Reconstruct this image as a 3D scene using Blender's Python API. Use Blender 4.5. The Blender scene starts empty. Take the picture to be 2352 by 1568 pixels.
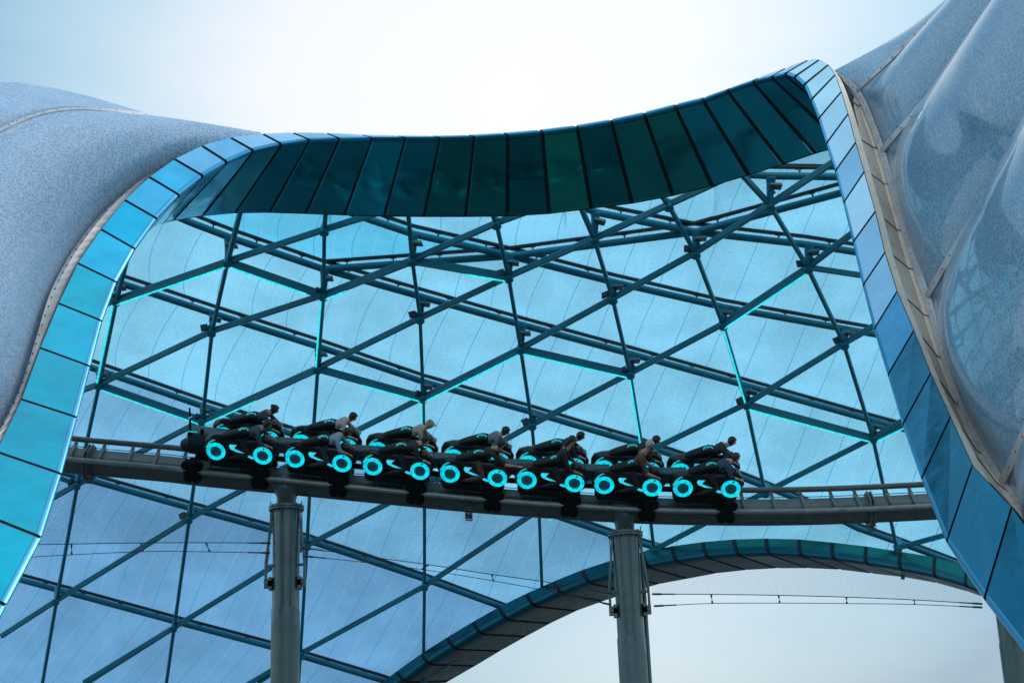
import bpy, bmesh, math, random
from mathutils import Vector, Matrix, noise
random.seed(7)
R = math.radians
scene = bpy.context.scene
col = scene.collection
V = Vector

# ------------------------------------------------------------------ camera
F = 3500.0; W0, H0 = 2352.0, 1568.0
TH = R(17.65); RO = R(2.2)
EYE = V((0, 0, 1.6))
fwd = V((0, math.cos(TH), math.sin(TH)))
r0 = V((1, 0, 0)); u0 = V((0, -math.sin(TH), math.cos(TH)))
cr = r0*math.cos(RO) - u0*math.sin(RO)
cu = r0*math.sin(RO) + u0*math.cos(RO)
cam_d = bpy.data.cameras.new('camera'); cam = bpy.data.objects.new('camera', cam_d)
col.objects.link(cam)
m = Matrix((cr, cu, -fwd)).transposed().to_4x4(); m.translation = EYE
cam.matrix_world = m
cam_d.sensor_width = 36; cam_d.lens = 36*F/W0; cam_d.clip_end = 3000; cam_d.clip_start = 0.1
scene.camera = cam

def P(x, y, Y):
    """survey point: sight line through (x, y) met by the vertical plane at distance Y"""
    d = fwd + cr*((x-W0/2)/F) - cu*((y-H0/2)/F)
    return EYE + d*(Y/d.y)

# ------------------------------------------------------------------ materials
def nt(name):
    mt = bpy.data.materials.new(name); mt.use_nodes = True
    n = mt.node_tree; n.nodes.clear()
    o = n.nodes.new('ShaderNodeOutputMaterial')
    return mt, n, o
def node(n, t, **k):
    x = n.nodes.new('ShaderNode'+t)
    for a, b in k.items(): setattr(x, a, b)
    return x
def rgb(c): return (c[0], c[1], c[2], 1)
def mixc(n, fac, a, b, mode='MIX'):
    x = node(n, 'Mix', data_type='RGBA', blend_type=mode)
    for s, v in ((x.inputs[0], fac), (x.inputs[6], a), (x.inputs[7], b)):
        if hasattr(v, 'default_value') or hasattr(v, 'links'): n.links.new(v, s)
        elif isinstance(v, (int, float)): s.default_value = v
        else: s.default_value = rgb(v)
    return x.outputs[2]
def mathn(n, op, a, b=None, c=None):
    x = node(n, 'Math', operation=op)
    for i, v in enumerate((a, b, c)):
        if v is None: continue
        if isinstance(v, (int, float)): x.inputs[i].default_value = v
        else: n.links.new(v, x.inputs[i])
    return x.outputs[0]
def coords(n, kind='Object'):
    return node(n, 'TexCoord').outputs[kind]
def noise_t(n, vec, scale, detail=4, rough=.5):
    x = node(n, 'TexNoise'); x.inputs['Scale'].default_value = scale
    x.inputs['Detail'].default_value = detail; x.inputs['Roughness'].default_value = rough
    n.links.new(vec, x.inputs['Vector']); return x.outputs[0]
def ramp(n, fac, stops):
    x = node(n, 'ValToRGB'); e = x.color_ramp.elements
    while len(e) < len(stops): e.new(.5)
    for i, (p, c) in enumerate(stops):
        e[i].position = p; e[i].color = rgb(c) if not isinstance(c, (int, float)) else (c, c, c, 1)
    n.links.new(fac, x.inputs[0]); return x.outputs[0]

def paint(name, c, rough=.45, metal=0., var=.25, scale=1.5, bump=0., bscale=1.2, spec=.5, coat=0., dirt=None):
    mt, n, o = nt(name); co = coords(n)
    b = node(n, 'BsdfPrincipled')
    nz = noise_t(n, co, scale, 5, .6)
    f = ramp(n, nz, [(.3, 1-var), (.7, 1.0)])
    cc = mixc(n, 1.0, c, f, 'MULTIPLY')
    if dirt:
        d = ramp(n, noise_t(n, co, 2.6, 8, .7), [(.52, 0.), (.68, 1.)])
        cc = mixc(n, mathn(n, 'MULTIPLY', d, dirt[3]), cc, dirt[:3])
    n.links.new(cc, b.inputs['Base Color'])
    b.inputs['Metallic'].default_value = metal
    rr = ramp(n, noise_t(n, co, 3., 6, .6), [(.3, max(0, rough-.06)), (.7, rough+.08)])
    n.links.new(rr, b.inputs['Roughness'])
    b.inputs['Specular IOR Level'].default_value = spec
    b.inputs['Coat Weight'].default_value = coat; b.inputs['Coat Roughness'].default_value = .12
    if bump:
        bp = node(n, 'Bump'); bp.inputs['Strength'].default_value = bump; bp.inputs['Distance'].default_value = .1
        n.links.new(noise_t(n, co, bscale, 2, .4), bp.inputs['Height']); n.links.new(bp.outputs[0], b.inputs['Normal'])
    n.links.new(b.outputs[0], o.inputs[0]); return mt

def glow(name, c, s, edge=None):
    mt, n, o = nt(name); e = node(n, 'Emission')
    cc = mixc(n, ramp(n, noise_t(n, coords(n), 14, 2), [(.35, 0.), (.65, 1.)]), c, edge or c)
    n.links.new(cc, e.inputs[0]); e.inputs[1].default_value = s
    n.links.new(e.outputs[0], o.inputs[0]); return mt

def circuit(n, co, sc, w):
    """printed circuit-like line work: cell edges of two scales plus dots"""
    outs = []
    for s, ww in ((sc, w), (sc*2.3, w*.9)):
        v = node(n, 'TexVoronoi', feature='DISTANCE_TO_EDGE'); v.inputs['Scale'].default_value = s
        v.inputs['Randomness'].default_value = .85
        n.links.new(co, v.inputs['Vector'])
        outs.append(mathn(n, 'LESS_THAN', v.outputs['Distance'], ww))
    v = node(n, 'TexVoronoi', feature='F1'); v.inputs['Scale'].default_value = sc*1.4
    n.links.new(co, v.inputs['Vector'])
    outs.append(mathn(n, 'LESS_THAN', v.outputs['Distance'], .16))
    a = mathn(n, 'MAXIMUM', outs[0], outs[1]); return mathn(n, 'MAXIMUM', a, outs[2])

def seam(n, uvx, w, off=0.):
    fr = mathn(n, 'FRACT', mathn(n, 'ADD', uvx, off))
    return mathn(n, 'LESS_THAN', mathn(n, 'ABSOLUTE', mathn(n, 'SUBTRACT', fr, .5)), w)

def ceiling_film(name, tint, deep):
    mt, n, o = nt(name); co = coords(n)
    uv = node(n, 'SeparateXYZ'); n.links.new(coords(n, 'UV'), uv.inputs[0])
    c = circuit(n, co, 6.5, .07)
    base = mixc(n, mathn(n, 'MULTIPLY', c, .28), tint, deep)
    blot = ramp(n, noise_t(n, co, .35, 4, .55), [(.36, .80), (.64, 1.)])
    base = mixc(n, 1., base, blot, 'MULTIPLY')
    fine = ramp(n, noise_t(n, co, 16., 3, .8), [(.3, .86), (.7, 1.08)])
    base = mixc(n, 1., base, fine, 'MULTIPLY')
    base = mixc(n, mathn(n, 'MULTIPLY', seam(n, uv.outputs[0], .009), .75), base, (.03, .30, .52))
    base = mixc(n, mathn(n, 'MULTIPLY', seam(n, uv.outputs[0], .005, .47), .3), base, (.9, .95, 1.))
    t = node(n, 'BsdfTranslucent'); d = node(n, 'BsdfPrincipled')
    d.inputs['Roughness'].default_value = .4
    n.links.new(base, t.inputs[0]); n.links.new(base, d.inputs['Base Color'])
    mx = node(n, 'MixShader'); mx.inputs[0].default_value = .25
    n.links.new(t.outputs[0], mx.inputs[1]); n.links.new(d.outputs[0], mx.inputs[2])
    n.links.new(mx.outputs[0], o.inputs[0]); return mt

def canopy_film(name, line, ground, rough, coat, sc, w, mixv=.8, spec=.5):
    mt, n, o = nt(name); co = coords(n)
    uv = node(n, 'SeparateXYZ'); n.links.new(coords(n, 'UV'), uv.inputs[0])
    c = circuit(n, co, sc, w)
    gnd = mixc(n, ramp(n, noise_t(n, co, .5, 4, .6), [(.35, 0.), (.65, 1.)]), ground, [g*.75 for g in ground])
    base = mixc(n, mathn(n, 'MULTIPLY', c, mixv), gnd, line)
    base = mixc(n, mathn(n, 'MULTIPLY', seam(n, uv.outputs[0], .004), .35), base, (.05, .2, .4))
    fine = ramp(n, noise_t(n, co, 11., 4, .7), [(.3, .85), (.7, 1.06)])
    base = mixc(n, 1., base, fine, 'MULTIPLY')
    b = node(n, 'BsdfPrincipled'); n.links.new(base, b.inputs['Base Color'])
    b.inputs['Roughness'].default_value = rough; b.inputs['Coat Weight'].default_value = coat
    b.inputs['Coat Roughness'].default_value = .06; b.inputs['Specular IOR Level'].default_value = spec
    bp = node(n, 'Bump'); bp.inputs['Strength'].default_value = .12; bp.inputs['Distance'].default_value = .25
    n.links.new(noise_t(n, co, .45, 2, .5), bp.inputs['Height'])
    n.links.new(bp.outputs[0], b.inputs['Normal']); n.links.new(bp.outputs[0], b.inputs['Coat Normal'])
    n.links.new(b.outputs[0], o.inputs[0]); return mt

def net_mat(name):
    mt, n, o = nt(name)
    uv = node(n, 'SeparateXYZ'); n.links.new(coords(n, 'UV'), uv.inputs[0])
    a = mathn(n, 'MULTIPLY', uv.outputs[0], 13.); b = mathn(n, 'MULTIPLY', uv.outputs[1], 19.)
    l1 = mathn(n, 'LESS_THAN', mathn(n, 'FRACT', mathn(n, 'ADD', a, b)), .075)
    l2 = mathn(n, 'LESS_THAN', mathn(n, 'FRACT', mathn(n, 'SUBTRACT', a, b)), .075)
    l = mathn(n, 'MAXIMUM', l1, l2)
    d = node(n, 'BsdfDiffuse'); d.inputs[0].default_value = (.03, .06, .09, 1)
    t = node(n, 'BsdfTransparent'); mx = node(n, 'MixShader')
    n.links.new(l, mx.inputs[0]); n.links.new(t.outputs[0], mx.inputs[1]); n.links.new(d.outputs[0], mx.inputs[2])
    n.links.new(mx.outputs[0], o.inputs[0]); return mt

M = {}
M['steel_teal'] = paint('steel_teal', (.006, .205, .28), .42, .15, .3, 1.2, spec=.6)
M['steel_post'] = paint('steel_post', (.02, .30, .44), .4, .15, .3, 1.2, spec=.6)
M['rail_dark'] = paint('rail_dark', (.03, .045, .05), .6, 0, .3)
M['strip'] = glow('light_strip_glow', (.0, .66, .78), 1.05, (.06, .95, 1.0))
M['ceil'] = ceiling_film('ceiling_film', (.42, .85, 1.0), (.18, .64, .88))
M['ceil_cyan'] = ceiling_film('ceiling_film_cyan', (.22, .80, 1.0), (.16, .62, .92))
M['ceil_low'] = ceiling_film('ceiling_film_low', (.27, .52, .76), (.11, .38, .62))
M['can_l'] = canopy_film('canopy_film_left', (.57, .64, .75), (.18, .38, .56), .68, .0, 8.5, .10, .72, .25)
M['can_r'] = canopy_film('canopy_film_right', (.42, .50, .62), (.07, .28, .42), .36, .75, 8.5, .08, .6)
M['seamrail'] = paint('seam_rail_aluminium', (.62, .60, .60), .45, .2, .25, 2., dirt=(.30, .20, .12, .45))
M['flash'] = paint('flashing_metal', (1.0, .78, .60), .35, .0, .14, 1.1, bump=.4, bscale=1.4, dirt=(.42, .24, .10, .55))
M['flash_l'] = paint('flashing_metal_left', (.50, .47, .46), .45, .3, .2, 1.1, dirt=(.25, .16, .09, .5))
M['bolt'] = paint('bolt', (.08, .07, .07), .5, .5)
M['black_joint'] = paint('joint_seal', (.006, .008, .01), .7)
M['trackp'] = paint('track_paint', (.125, .13, .12), .42, .1, .3, 1.6, dirt=(.05, .04, .035, .6), bump=.05, bscale=5)
M['railp'] = paint('rail_paint', (.30, .31, .30), .32, .35, .3, 2.2, dirt=(.12, .09, .07, .6))
M['column'] = paint('column_paint', (.09, .135, .135), .3, .3, .3, 1.2, bump=.05, bscale=4, dirt=(.10, .07, .05, .45))
M['columnplate'] = paint('column_plate_paint', (.11, .15, .15), .38, .25, .25, .9)
M['cable'] = paint('cable_steel', (.05, .07, .09), .5, .4)
M['net'] = net_mat('net_weave')
M['bike'] = paint('bike_gloss_black', (.003, .004, .005), .3, .0, .3, 4., spec=.4, coat=.15)
M['bike2'] = paint('bike_satin_black', (.004, .005, .006), .6, .0, .4, 6., spec=.25)
M['hub'] = paint('wheel_hub', (.02, .22, .28), .5, .2)
M['ring'] = glow('ring_light', (.0, .55, .80), 1.0, (.01, .86, .94))
M['chev'] = glow('chevron_light', (.02, .50, .80), 1.0, (.05, .80, .92))
M['badge'] = glow('badge_light', (.02, .32, .40), .9, (.04, .55, .6))
M['coupler'] = paint('coupler_paint', (.012, .06, .065), .45)
M['flood'] = paint('floodlight_housing', (.16, .20, .22), .45, .3)
M['floodd'] = paint('floodlight_dark', (.03, .06, .08), .5, .2)
M['skin'] = paint('skin', (.42, .22, .15), .5, 0, .15, 5)
M['ground'] = paint('ground_paving', (.10, .14, .14), .7, 0, .4, .4)

# cladding: colour per panel row; leg rows have reflected light painted in
def clad(name, c, rough=.28, metal=.85, bump=.35, var=.14, bs=.9):
    return paint(name, c, rough, metal, var, .8, bump=bump, bscale=bs)
C_LEG_CYAN = [clad('clad_cyan_%d' % i, c, .30, 1., .3, .25) for i, c in enumerate([(.0, .37, .50), (.0, .46, .60), (.0, .50, .68), (.01, .48, .72), (.07, .50, .76), (.22, .55, .80), (.40, .68, .88)])]  # cyan wash and sky reflection painted into the colour, paler up the leg
C_LEG_BLUE = [clad('clad_blue_%d' % i, c, .25, .8, .2) for i, c in enumerate([(.52, .76, .84), (.44, .67, .80), (.25, .50, .68), (.05, .32, .54), (.015, .23, .36), (.03, .28, .44), (.01, .17, .30)])]  # painted reflections: bright sky at the top, blue film and dark lower down
C_SOF = [clad('clad_soffit_%d' % i, c, .14, .85, .8, .2, .45) for i, c in enumerate([(.02, .34, .44), (.014, .24, .27), (.015, .52, .68), (.015, .28, .28), (.03, .44, .36), (.015, .34, .46), (.03, .44, .62)])]
C_REAR = [clad('clad_rear_%d' % i, c, .3, .75, .06, .15, 2.) for i, c in enumerate([(.006, .11, .15), (.007, .13, .14), (.01, .20, .17)])]
M['clad_under'] = clad('clad_rear_under', (.045, .05, .045), .35, .6, .5, .3)
M['clad_under2'] = clad('clad_rear_under_light', (.22, .20, .19), .3, .7, .6, .3)
M['clad_edge'] = clad('clad_edge', (.07, .38, .62), .32, .85, .05)
M['clad_edge2'] = clad('clad_edge_dark', (.015, .22, .34), .22, .85, .05)

# ------------------------------------------------------------------ mesh building
class MB:
    def __init__(s): s.v = []; s.f = []; s.m = []; s.uv = {}; s.cur = 0
    def add(s, vs, fs):
        b = len(s.v); s.v += [V(p) for p in vs]
        for f in fs: s.f.append([b+i for i in f]); s.m.append(s.cur)
        return b
    def hexa(s, p):   # 8 corners: 0-3 bottom loop, 4-7 top loop
        s.add(p, [(3, 2, 1, 0), (4, 5, 6, 7), (0, 1, 5, 4), (1, 2, 6, 5), (2, 3, 7, 6), (3, 0, 4, 7)])
    def box(s, c, sx, sy, sz, rot=None):
        c = V(c); pts = []
        for dz in (-1, 1):
            for dx, dy in ((-1, -1), (1, -1), (1, 1), (-1, 1)):
                d = V((dx*sx/2, dy*sy/2, dz*sz/2))
                if rot: d = rot @ d
                pts.append(c+d)
        s.hexa(pts)
    def bar(s, a, b, w, h, up=V((0, 0, 1)), ch=.18):
        """chamfered rectangular bar"""
        a, b = V(a), V(b); d = (b-a).normalized(); sd = d.cross(up).normalized(); u = sd.cross(d).normalized()
        k = min(w, h)*ch; pr = [(-w/2+k, -h/2), (w/2-k, -h/2), (w/2, -h/2+k), (w/2, h/2-k), (w/2-k, h/2), (-w/2+k, h/2), (-w/2, h/2-k), (-w/2, -h/2+k)]
        vs = [a+sd*x+u*y for x, y in pr]+[b+sd*x+u*y for x, y in pr]; n = 8
        s.add(vs, [(i, (i+1) % n, n+(i+1) % n, n+i) for i in range(n)]+[tuple(range(n-1, -1, -1)), tuple(range(n, 2*n))])
    def tube(s, pts, r, n=12, prof=None, up=V((0, 0, 1)), caps=True):
        pts = [V(p) for p in pts]; k = len(pts); rr = r if isinstance(r, (list, tuple)) else [r]*k
        vs = []
        for i, p in enumerate(pts):
            d = (pts[min(i+1, k-1)]-pts[max(i-1, 0)]).normalized()
            uu = up if abs(d.dot(up)) < .97 else V((0, 1, 0))
            sd = d.cross(uu).normalized(); u = sd.cross(d).normalized()
            if prof: vs += [p+sd*(x*rr[i])+u*(y*rr[i]) for x, y in prof]
            else: vs += [p+sd*(math.cos(2*math.pi*j/n)*rr[i])+u*(math.sin(2*math.pi*j/n)*rr[i]) for j in range(n)]
        if prof: n = len(prof)
        fs = [(i*n+j, i*n+(j+1) % n, (i+1)*n+(j+1) % n, (i+1)*n+j) for i in range(k-1) for j in range(n)]
        if caps: fs += [tuple(range(n-1, -1, -1)), tuple(range((k-1)*n, k*n))]
        s.add(vs, fs)
    def disc_ring(s, c, ax, ux, r_out, r_in, th, n=36):
        """annulus slab: axis ax, in-plane ux"""
        c, ax, ux = V(c), V(ax).normalized(), V(ux).normalized(); uy = ax.cross(ux)
        vs = []
        for (r, o) in ((r_out, 0), (r_out*.97, th), (r_in*1.03, th), (r_in, 0)):
            for j in range(n):
                a = 2*math.pi*j/n; vs.append(c+ax*o+(ux*math.cos(a)+uy*math.sin(a))*r)
        fs = []
        for k in range(4):
            for j in range(n):
                fs.append((k*n+j, k*n+(j+1) % n, ((k+1) % 4)*n+(j+1) % n, ((k+1) % 4)*n+j))
        s.add(vs, fs)
    def sphere(s, c, r, n=8, m=6, sc=(1, 1, 1)):
        c = V(c); vs = [c+V((0, 0, r*sc[2]))]
        for i in range(1, m):
            t = math.pi*i/m
            for j in range(n):
                a = 2*math.pi*j/n; vs.append(c+V((math.sin(t)*math.cos(a)*r*sc[0], math.sin(t)*math.sin(a)*r*sc[1], math.cos(t)*r*sc[2])))
        vs.append(c-V((0, 0, r*sc[2]))); e = len(vs)-1
        fs = [(0, 1+j, 1+(j+1) % n) for j in range(n)]
        for i in range(m-2): fs += [(1+i*n+j, 1+(i+1)*n+j, 1+(i+1)*n+(j+1) % n, 1+i*n+(j+1) % n) for j in range(n)]
        fs += [(e, 1+(m-2)*n+(j+1) % n, 1+(m-2)*n+j) for j in range(n)]
        s.add(vs, fs)
    def grid(s, g, uvf=None):
        nu = len(g); nv = len(g[0]); vs = [p for row in g for p in row]
        b = s.add(vs, [(i*nv+j, (i+1)*nv+j, (i+1)*nv+j+1, i*nv+j+1) for i in range(nu-1) for j in range(nv-1)])
        if uvf:
            for i in range(nu):
                for j in range(nv): s.uv[b+i*nv+j] = uvf(i/(nu-1), j/(nv-1), vs[i*nv+j])
    def build(s, name, mats, parent=None, smooth=False, angle=35, local=False):
        if not isinstance(mats, (list, tuple)): mats = [mats]
        off = V((0, 0, 0))
        if parent is not None and not local:
            q = parent
            while q is not None: off += q.location; q = q.parent
        me = bpy.data.meshes.new(name)
        me.from_pydata([tuple(p-off) for p in s.v], [], s.f); 
        for mt in mats: me.materials.append(mt)
        for p, mi in zip(me.polygons, s.m): p.material_index = mi
        if s.uv:
            uvl = me.uv_layers.new(name='UVMap')
            for l in me.loops: uvl.data[l.index].uv = s.uv.get(l.vertex_index, (0, 0))
        bm = bmesh.new(); bm.from_mesh(me)
        bmesh.ops.recalc_face_normals(bm, faces=bm.faces); bm.to_mesh(me); bm.free()
        if smooth:
            for p in me.polygons: p.use_smooth = True
            me.set_sharp_from_angle(angle=R(angle))
        me.update()
        o = bpy.data.objects.new(name, me); col.objects.link(o)
        if parent is not None: o.parent = parent
        return o

def tag(o, label=None, cat=None, group=None, kind=None):
    if label: o['label'] = label
    if cat: o['category'] = cat
    if group: o['group'] = group
    if kind: o['kind'] = kind
    return o
def empty(name, loc, label, cat, group=None):
    o = bpy.data.objects.new(name, None); col.objects.link(o); o.location = V(loc)
    o.empty_display_size = .3
    return tag(o, label, cat, group)

def cat(p0, p1, p2, p3, t):
    return .5*((2*p1)+(p2-p0)*t+(2*p0-5*p1+4*p2-p3)*t*t+(3*p1-p0-3*p2+p3)*t*t*t)
def spline(pts, n):
    """Catmull-Rom resample, n samples, evenly by chord length"""
    pts = [V(p) for p in pts]; k = len(pts)
    if k == 2: return [pts[0].lerp(pts[1], i/(n-1)) for i in range(n)]
    cum = [0]
    for i in range(k-1): cum.append(cum[-1]+(pts[i+1]-pts[i]).length)
    out = []
    for i in range(n):
        d = cum[-1]*i/(n-1); j = 0
        while j < k-2 and cum[j+1] < d: j += 1
        t = (d-cum[j])/max(1e-9, cum[j+1]-cum[j])
        a = pts[j-1] if j > 0 else pts[0]*2-pts[1]
        b = pts[j+2] if j+2 < k else pts[-1]*2-pts[-2]
        out.append(cat(a, pts[j], pts[j+1], b, t))
    return out
def poly(pts, n):
    pts = [V(p) for p in pts]; cum = [0]
    for i in range(len(pts)-1): cum.append(cum[-1]+(pts[i+1]-pts[i]).length)
    out = []
    for i in range(n):
        d = cum[-1]*i/(n-1); j = 0
        while j < len(pts)-2 and cum[j+1] < d: j += 1
        out.append(pts[j].lerp(pts[j+1], (d-cum[j])/max(1e-9, cum[j+1]-cum[j])))
    return out
def netsurf(rows, nu, nv):
    rs = [spline(r, nv) for r in rows]
    cols = [spline([r[j] for r in rs], nu) for j in range(nv)]
    return [[cols[j][i] for j in range(nv)] for i in range(nu)]

# ------------------------------------------------------------------ ground
g = MB()
N = 24
g.grid([[V((-400+800*i/N, -400+800*j/N, 0)) for j in range(N+1)] for i in range(N+1)])
tag(g.build('ground', M['ground']), kind='structure')

# ================================================================== PORTAL ARCH
def clad_arch(root, J, face_mat, sof_mat, edge_mat, rad, gap=.05, th=.05, back=.55, sof_name='soffit_panel', face_name='face_panel', ret=True):
    """J: joints as (A,B,C) world points.  A outer edge, B rounded corner, C inner far edge."""
    n = len(J)
    def prof(A, B, C):
        da = (A-B).normalized(); dc = (C-B).normalized()
        s, e = B+da*rad, B+dc*rad
        arc = []
        for k in range(7):
            t = k/6; arc.append((s*(1-t)**2)+(B*(2*t*(1-t)))+(e*t**2))
        # inner lip at C
        lip = [C+( -dc)*.10, C-dc*.02 + (A-B).normalized()*.06]
        return A, s, arc, C, da, dc
    core = MB(); crow = []
    for j in range(n):
        A, s, arc, C, da, dc = prof(*J[j])
        inn = (da+dc).normalized()*.07
        row = [A+da*-.03+inn]+[p+inn for p in arc]+[C+inn-dc*.03, C+da*back]
        if ret: row.append(A+dc*back)
        crow.append(row)
    core.grid(crow)
    core.build('joint_backing', M['black_joint'], root)
    tr = MB()
    for j in range(n-1):
        A0, s0, a0, C0, da0, dc0 = prof(*J[j]); A1, s1, a1, C1, da1, dc1 = prof(*J[j+1])
        L = (J[j+1][1]-J[j][1]).length; g0 = gap/L
        def lp(p, q, t): return p.lerp(q, t)
        # outer face
        def slab(P0, P1, D0, D1, name, mat, sm=False):
            mb = MB(); o = []
            K = len(P0)
            for t in (g0, 1-g0):
                o.append([lp(P0[k], P1[k], t) for k in range(K)])
            i_ = []
            for t in (g0, 1-g0):
                i_.append([lp(P0[k]+D0*th, P1[k]+D1*th, t) for k in range(K)])
            loop0 = o[0]; loop1 = o[1]; in0 = i_[0]; in1 = i_[1]
            vs = loop0+loop1+in0+in1
            fs = []
            for k in range(K-1):
                fs += [(k, k+1, K+k+1, K+k), (2*K+k, 3*K+k, 3*K+k+1, 2*K+k+1), (k, 2*K+k, 2*K+k+1, k+1), (K+k, K+k+1, 3*K+k+1, 3*K+k)]
            fs += [(0, K, 3*K, 2*K), (K-1, 3*K-1, 4*K-1, 2*K-1)]
            mb.add(vs, fs)
            return mb.build(name, mat, root, smooth=sm, angle=25)
        w = (A0-s0).length
        slab([A0, s0.lerp(A0, .012)], [A1, s1.lerp(A1, .012)], dc0, dc1, face_name, face_mat(j))
        # rounded corner trim and soffit
        slab([s0]+a0[1:], [s1]+a1[1:], (da0+dc0)*.7, (da1+dc1)*.7, 'corner_trim', edge_mat(j), True)
        cc0 = C0-dc0*.10; cc1 = C1-dc1*.10
        slab([a0[-1].lerp(C0, .008), cc0, C0-dc0*.03+da0*.04, C0+da0*.14], [a1[-1].lerp(C1, .008), cc1, C1-dc1*.03+da1*.04, C1+da1*.14], da0, da1, sof_name, sof_mat(j), True)

AJ = [  # (A px), (B px), (C px), Y_A/B, Y_C
 ((-720, 2180), (-500, 2300), (-570, 2300), 15.5), ((-560, 2010), (-360, 2110), (-430, 2110), 17.2), ((-430, 1830), (-250, 1910), (-320, 1910), 18.9),
 ((-330, 1660), (-165, 1730), (-230, 1730), 20.5),
 ((-240, 1485), (-68, 1560), (-140, 1560), 22),
 ((-150, 1312), (18, 1391), (-50, 1400), 23.6),
 ((-75, 1166), (99, 1235), (30, 1250), 25.3),
 ((-8, 1037), (145, 1089), (82, 1110), 27.2),
 ((50, 917), (180, 959), (125, 985), 29.2),
 ((93, 799), (210, 842), (160, 875), 31.2),
 ((135, 697), (237, 738), (195, 775), 33.0),
 ((179, 605), (270, 649), (232, 690), 34.6),
 ((232, 527), (312, 573), (275, 618), 36.0),
 ((287, 460), (362, 503), (312, 560), 37.1),
 ((343, 407), (413, 449), (352, 522), 38.0),
 ((401, 366), (468, 405), (372, 516), 38.7),
 ((464, 335), (523, 373), (394, 510), 39.2),
 ((529, 316), (583, 346), (464, 498), 39.6),
 ((602, 307), (648, 331), (540, 491), 39.8),
 ((670, 304.5), (713, 321), (620, 489.5), 40),
 ((747, 305.5), (782, 318), (703, 492), 40),
 ((826, 309), (857, 316), (792, 495), 40),
 ((909, 311.5), (933, 315.5), (883, 497.5), 40),
 ((990, 312), (1012, 315), (975, 498.5), 40),
 ((1072, 310), (1090.5, 313), (1070.5, 498.5), 40),
 ((1152, 305), (1166.5, 308.5), (1165.5, 497.5), 40),
 ((1236, 298), (1246, 301.7), (1261.5, 492), 40),
 ((1320, 288), (1325.5, 291.5), (1358.5, 480), 40),
 ((1402, 274), (1404, 278), (1452, 468.5), 40),
 ((1480, 257), (1479.5, 262), (1546.5, 451), 40),
 ((1555, 238), (1550, 243.4), (1636, 428), 40),
 ((1620, 222), (1613, 228), (1720, 403.5), 40),
 ((1682, 200), (1669, 207), (1800, 378), 40),
 ((1745, 177), (1727.5, 187), (1872, 354), 40),
 ((1808, 155), (1770, 177), (1940, 335), 39.9),
 ((1860, 136), (1800.5, 169.7), (1985, 325), 39.7),
 ((1882.5, 137), (1822.5, 178.4), (2000, 330), 39.5),
 ((1902.5, 149.4), (1844, 197), (2008, 345), 39.2),
 ((1917.5, 173), (1860, 233), (2015, 370), 38.9),
 ((1931.5, 212), (1877, 276.5), (2020, 400), 38.4),
 ((1947, 263), (1895, 334), (2028, 445), 37.8),
 ((1964.7, 328.5), (1915.8, 397), (2040, 500), 37.1),
 ((1984, 396), (1934.7, 470), (2052, 560), 36.3),
 ((2009.7, 487), (1956.5, 560), (2070, 650), 35.3),
 ((2031.6, 581), (1979.4, 659.5), (2090, 745), 34.2),
 ((2060, 670), (2005, 760), (2110, 840), 33.0),
 ((2098.4, 760), (2036.8, 865), (2145, 940), 31.6),
 ((2137, 858), (2070.7, 979), (2175, 1050), 30.0),
 ((2182.6, 958), (2114.2, 1103), (2210, 1170), 28.3),
 ((2233, 1069), (2172.2, 1248), (2270, 1300), 26.4),
 ((2323.4, 1165), (2259.2, 1378.6), (2350, 1430), 24.3),
 ((2430, 1310), (2380, 1535), (2460, 1570), 22.3),
 ((2560, 1470), (2520, 1720), (2600, 1740), 20.4), ((2730, 1680), (2700, 1960), (2790, 1980), 18.3), ((2930, 1950), (2900, 2260), (2990, 2280), 16.2),
]
def arch_pts(r):
    (ax, ay), (bx, by), (cx, cy), Y = r
    return P(ax, ay, Y+.15), P(bx, by, Y), P(cx, cy, Y+2.6)
JP = [arch_pts(r) for r in AJ]
portal = empty('portal_arch', P(-100, 1500, 23).xy.to_3d(), 'tall twisting arch clad in blue and teal metal panels framing the opening', 'arch')
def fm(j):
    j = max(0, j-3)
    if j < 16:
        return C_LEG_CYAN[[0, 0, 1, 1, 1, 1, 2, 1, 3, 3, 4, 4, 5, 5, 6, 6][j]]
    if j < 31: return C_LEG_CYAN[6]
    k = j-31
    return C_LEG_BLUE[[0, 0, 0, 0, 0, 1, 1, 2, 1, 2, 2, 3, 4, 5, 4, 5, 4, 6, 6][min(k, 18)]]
def sm_(j):
    j = max(0, j-3)
    if j < 11: return C_LEG_CYAN[0]
    if j < 31: return C_SOF[[6, 6, 5, 6, 5, 0, 0, 2, 0, 3, 3, 1, 4, 1, 3, 3, 5, 5, 5, 5][j-11]]
    return C_SOF[5]
def em(j):
    j -= 3
    return M['clad_edge'] if (j < 18 or j > 30) else M['clad_edge2']
clad_arch(portal, JP, fm, sm_, em, .14)

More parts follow.
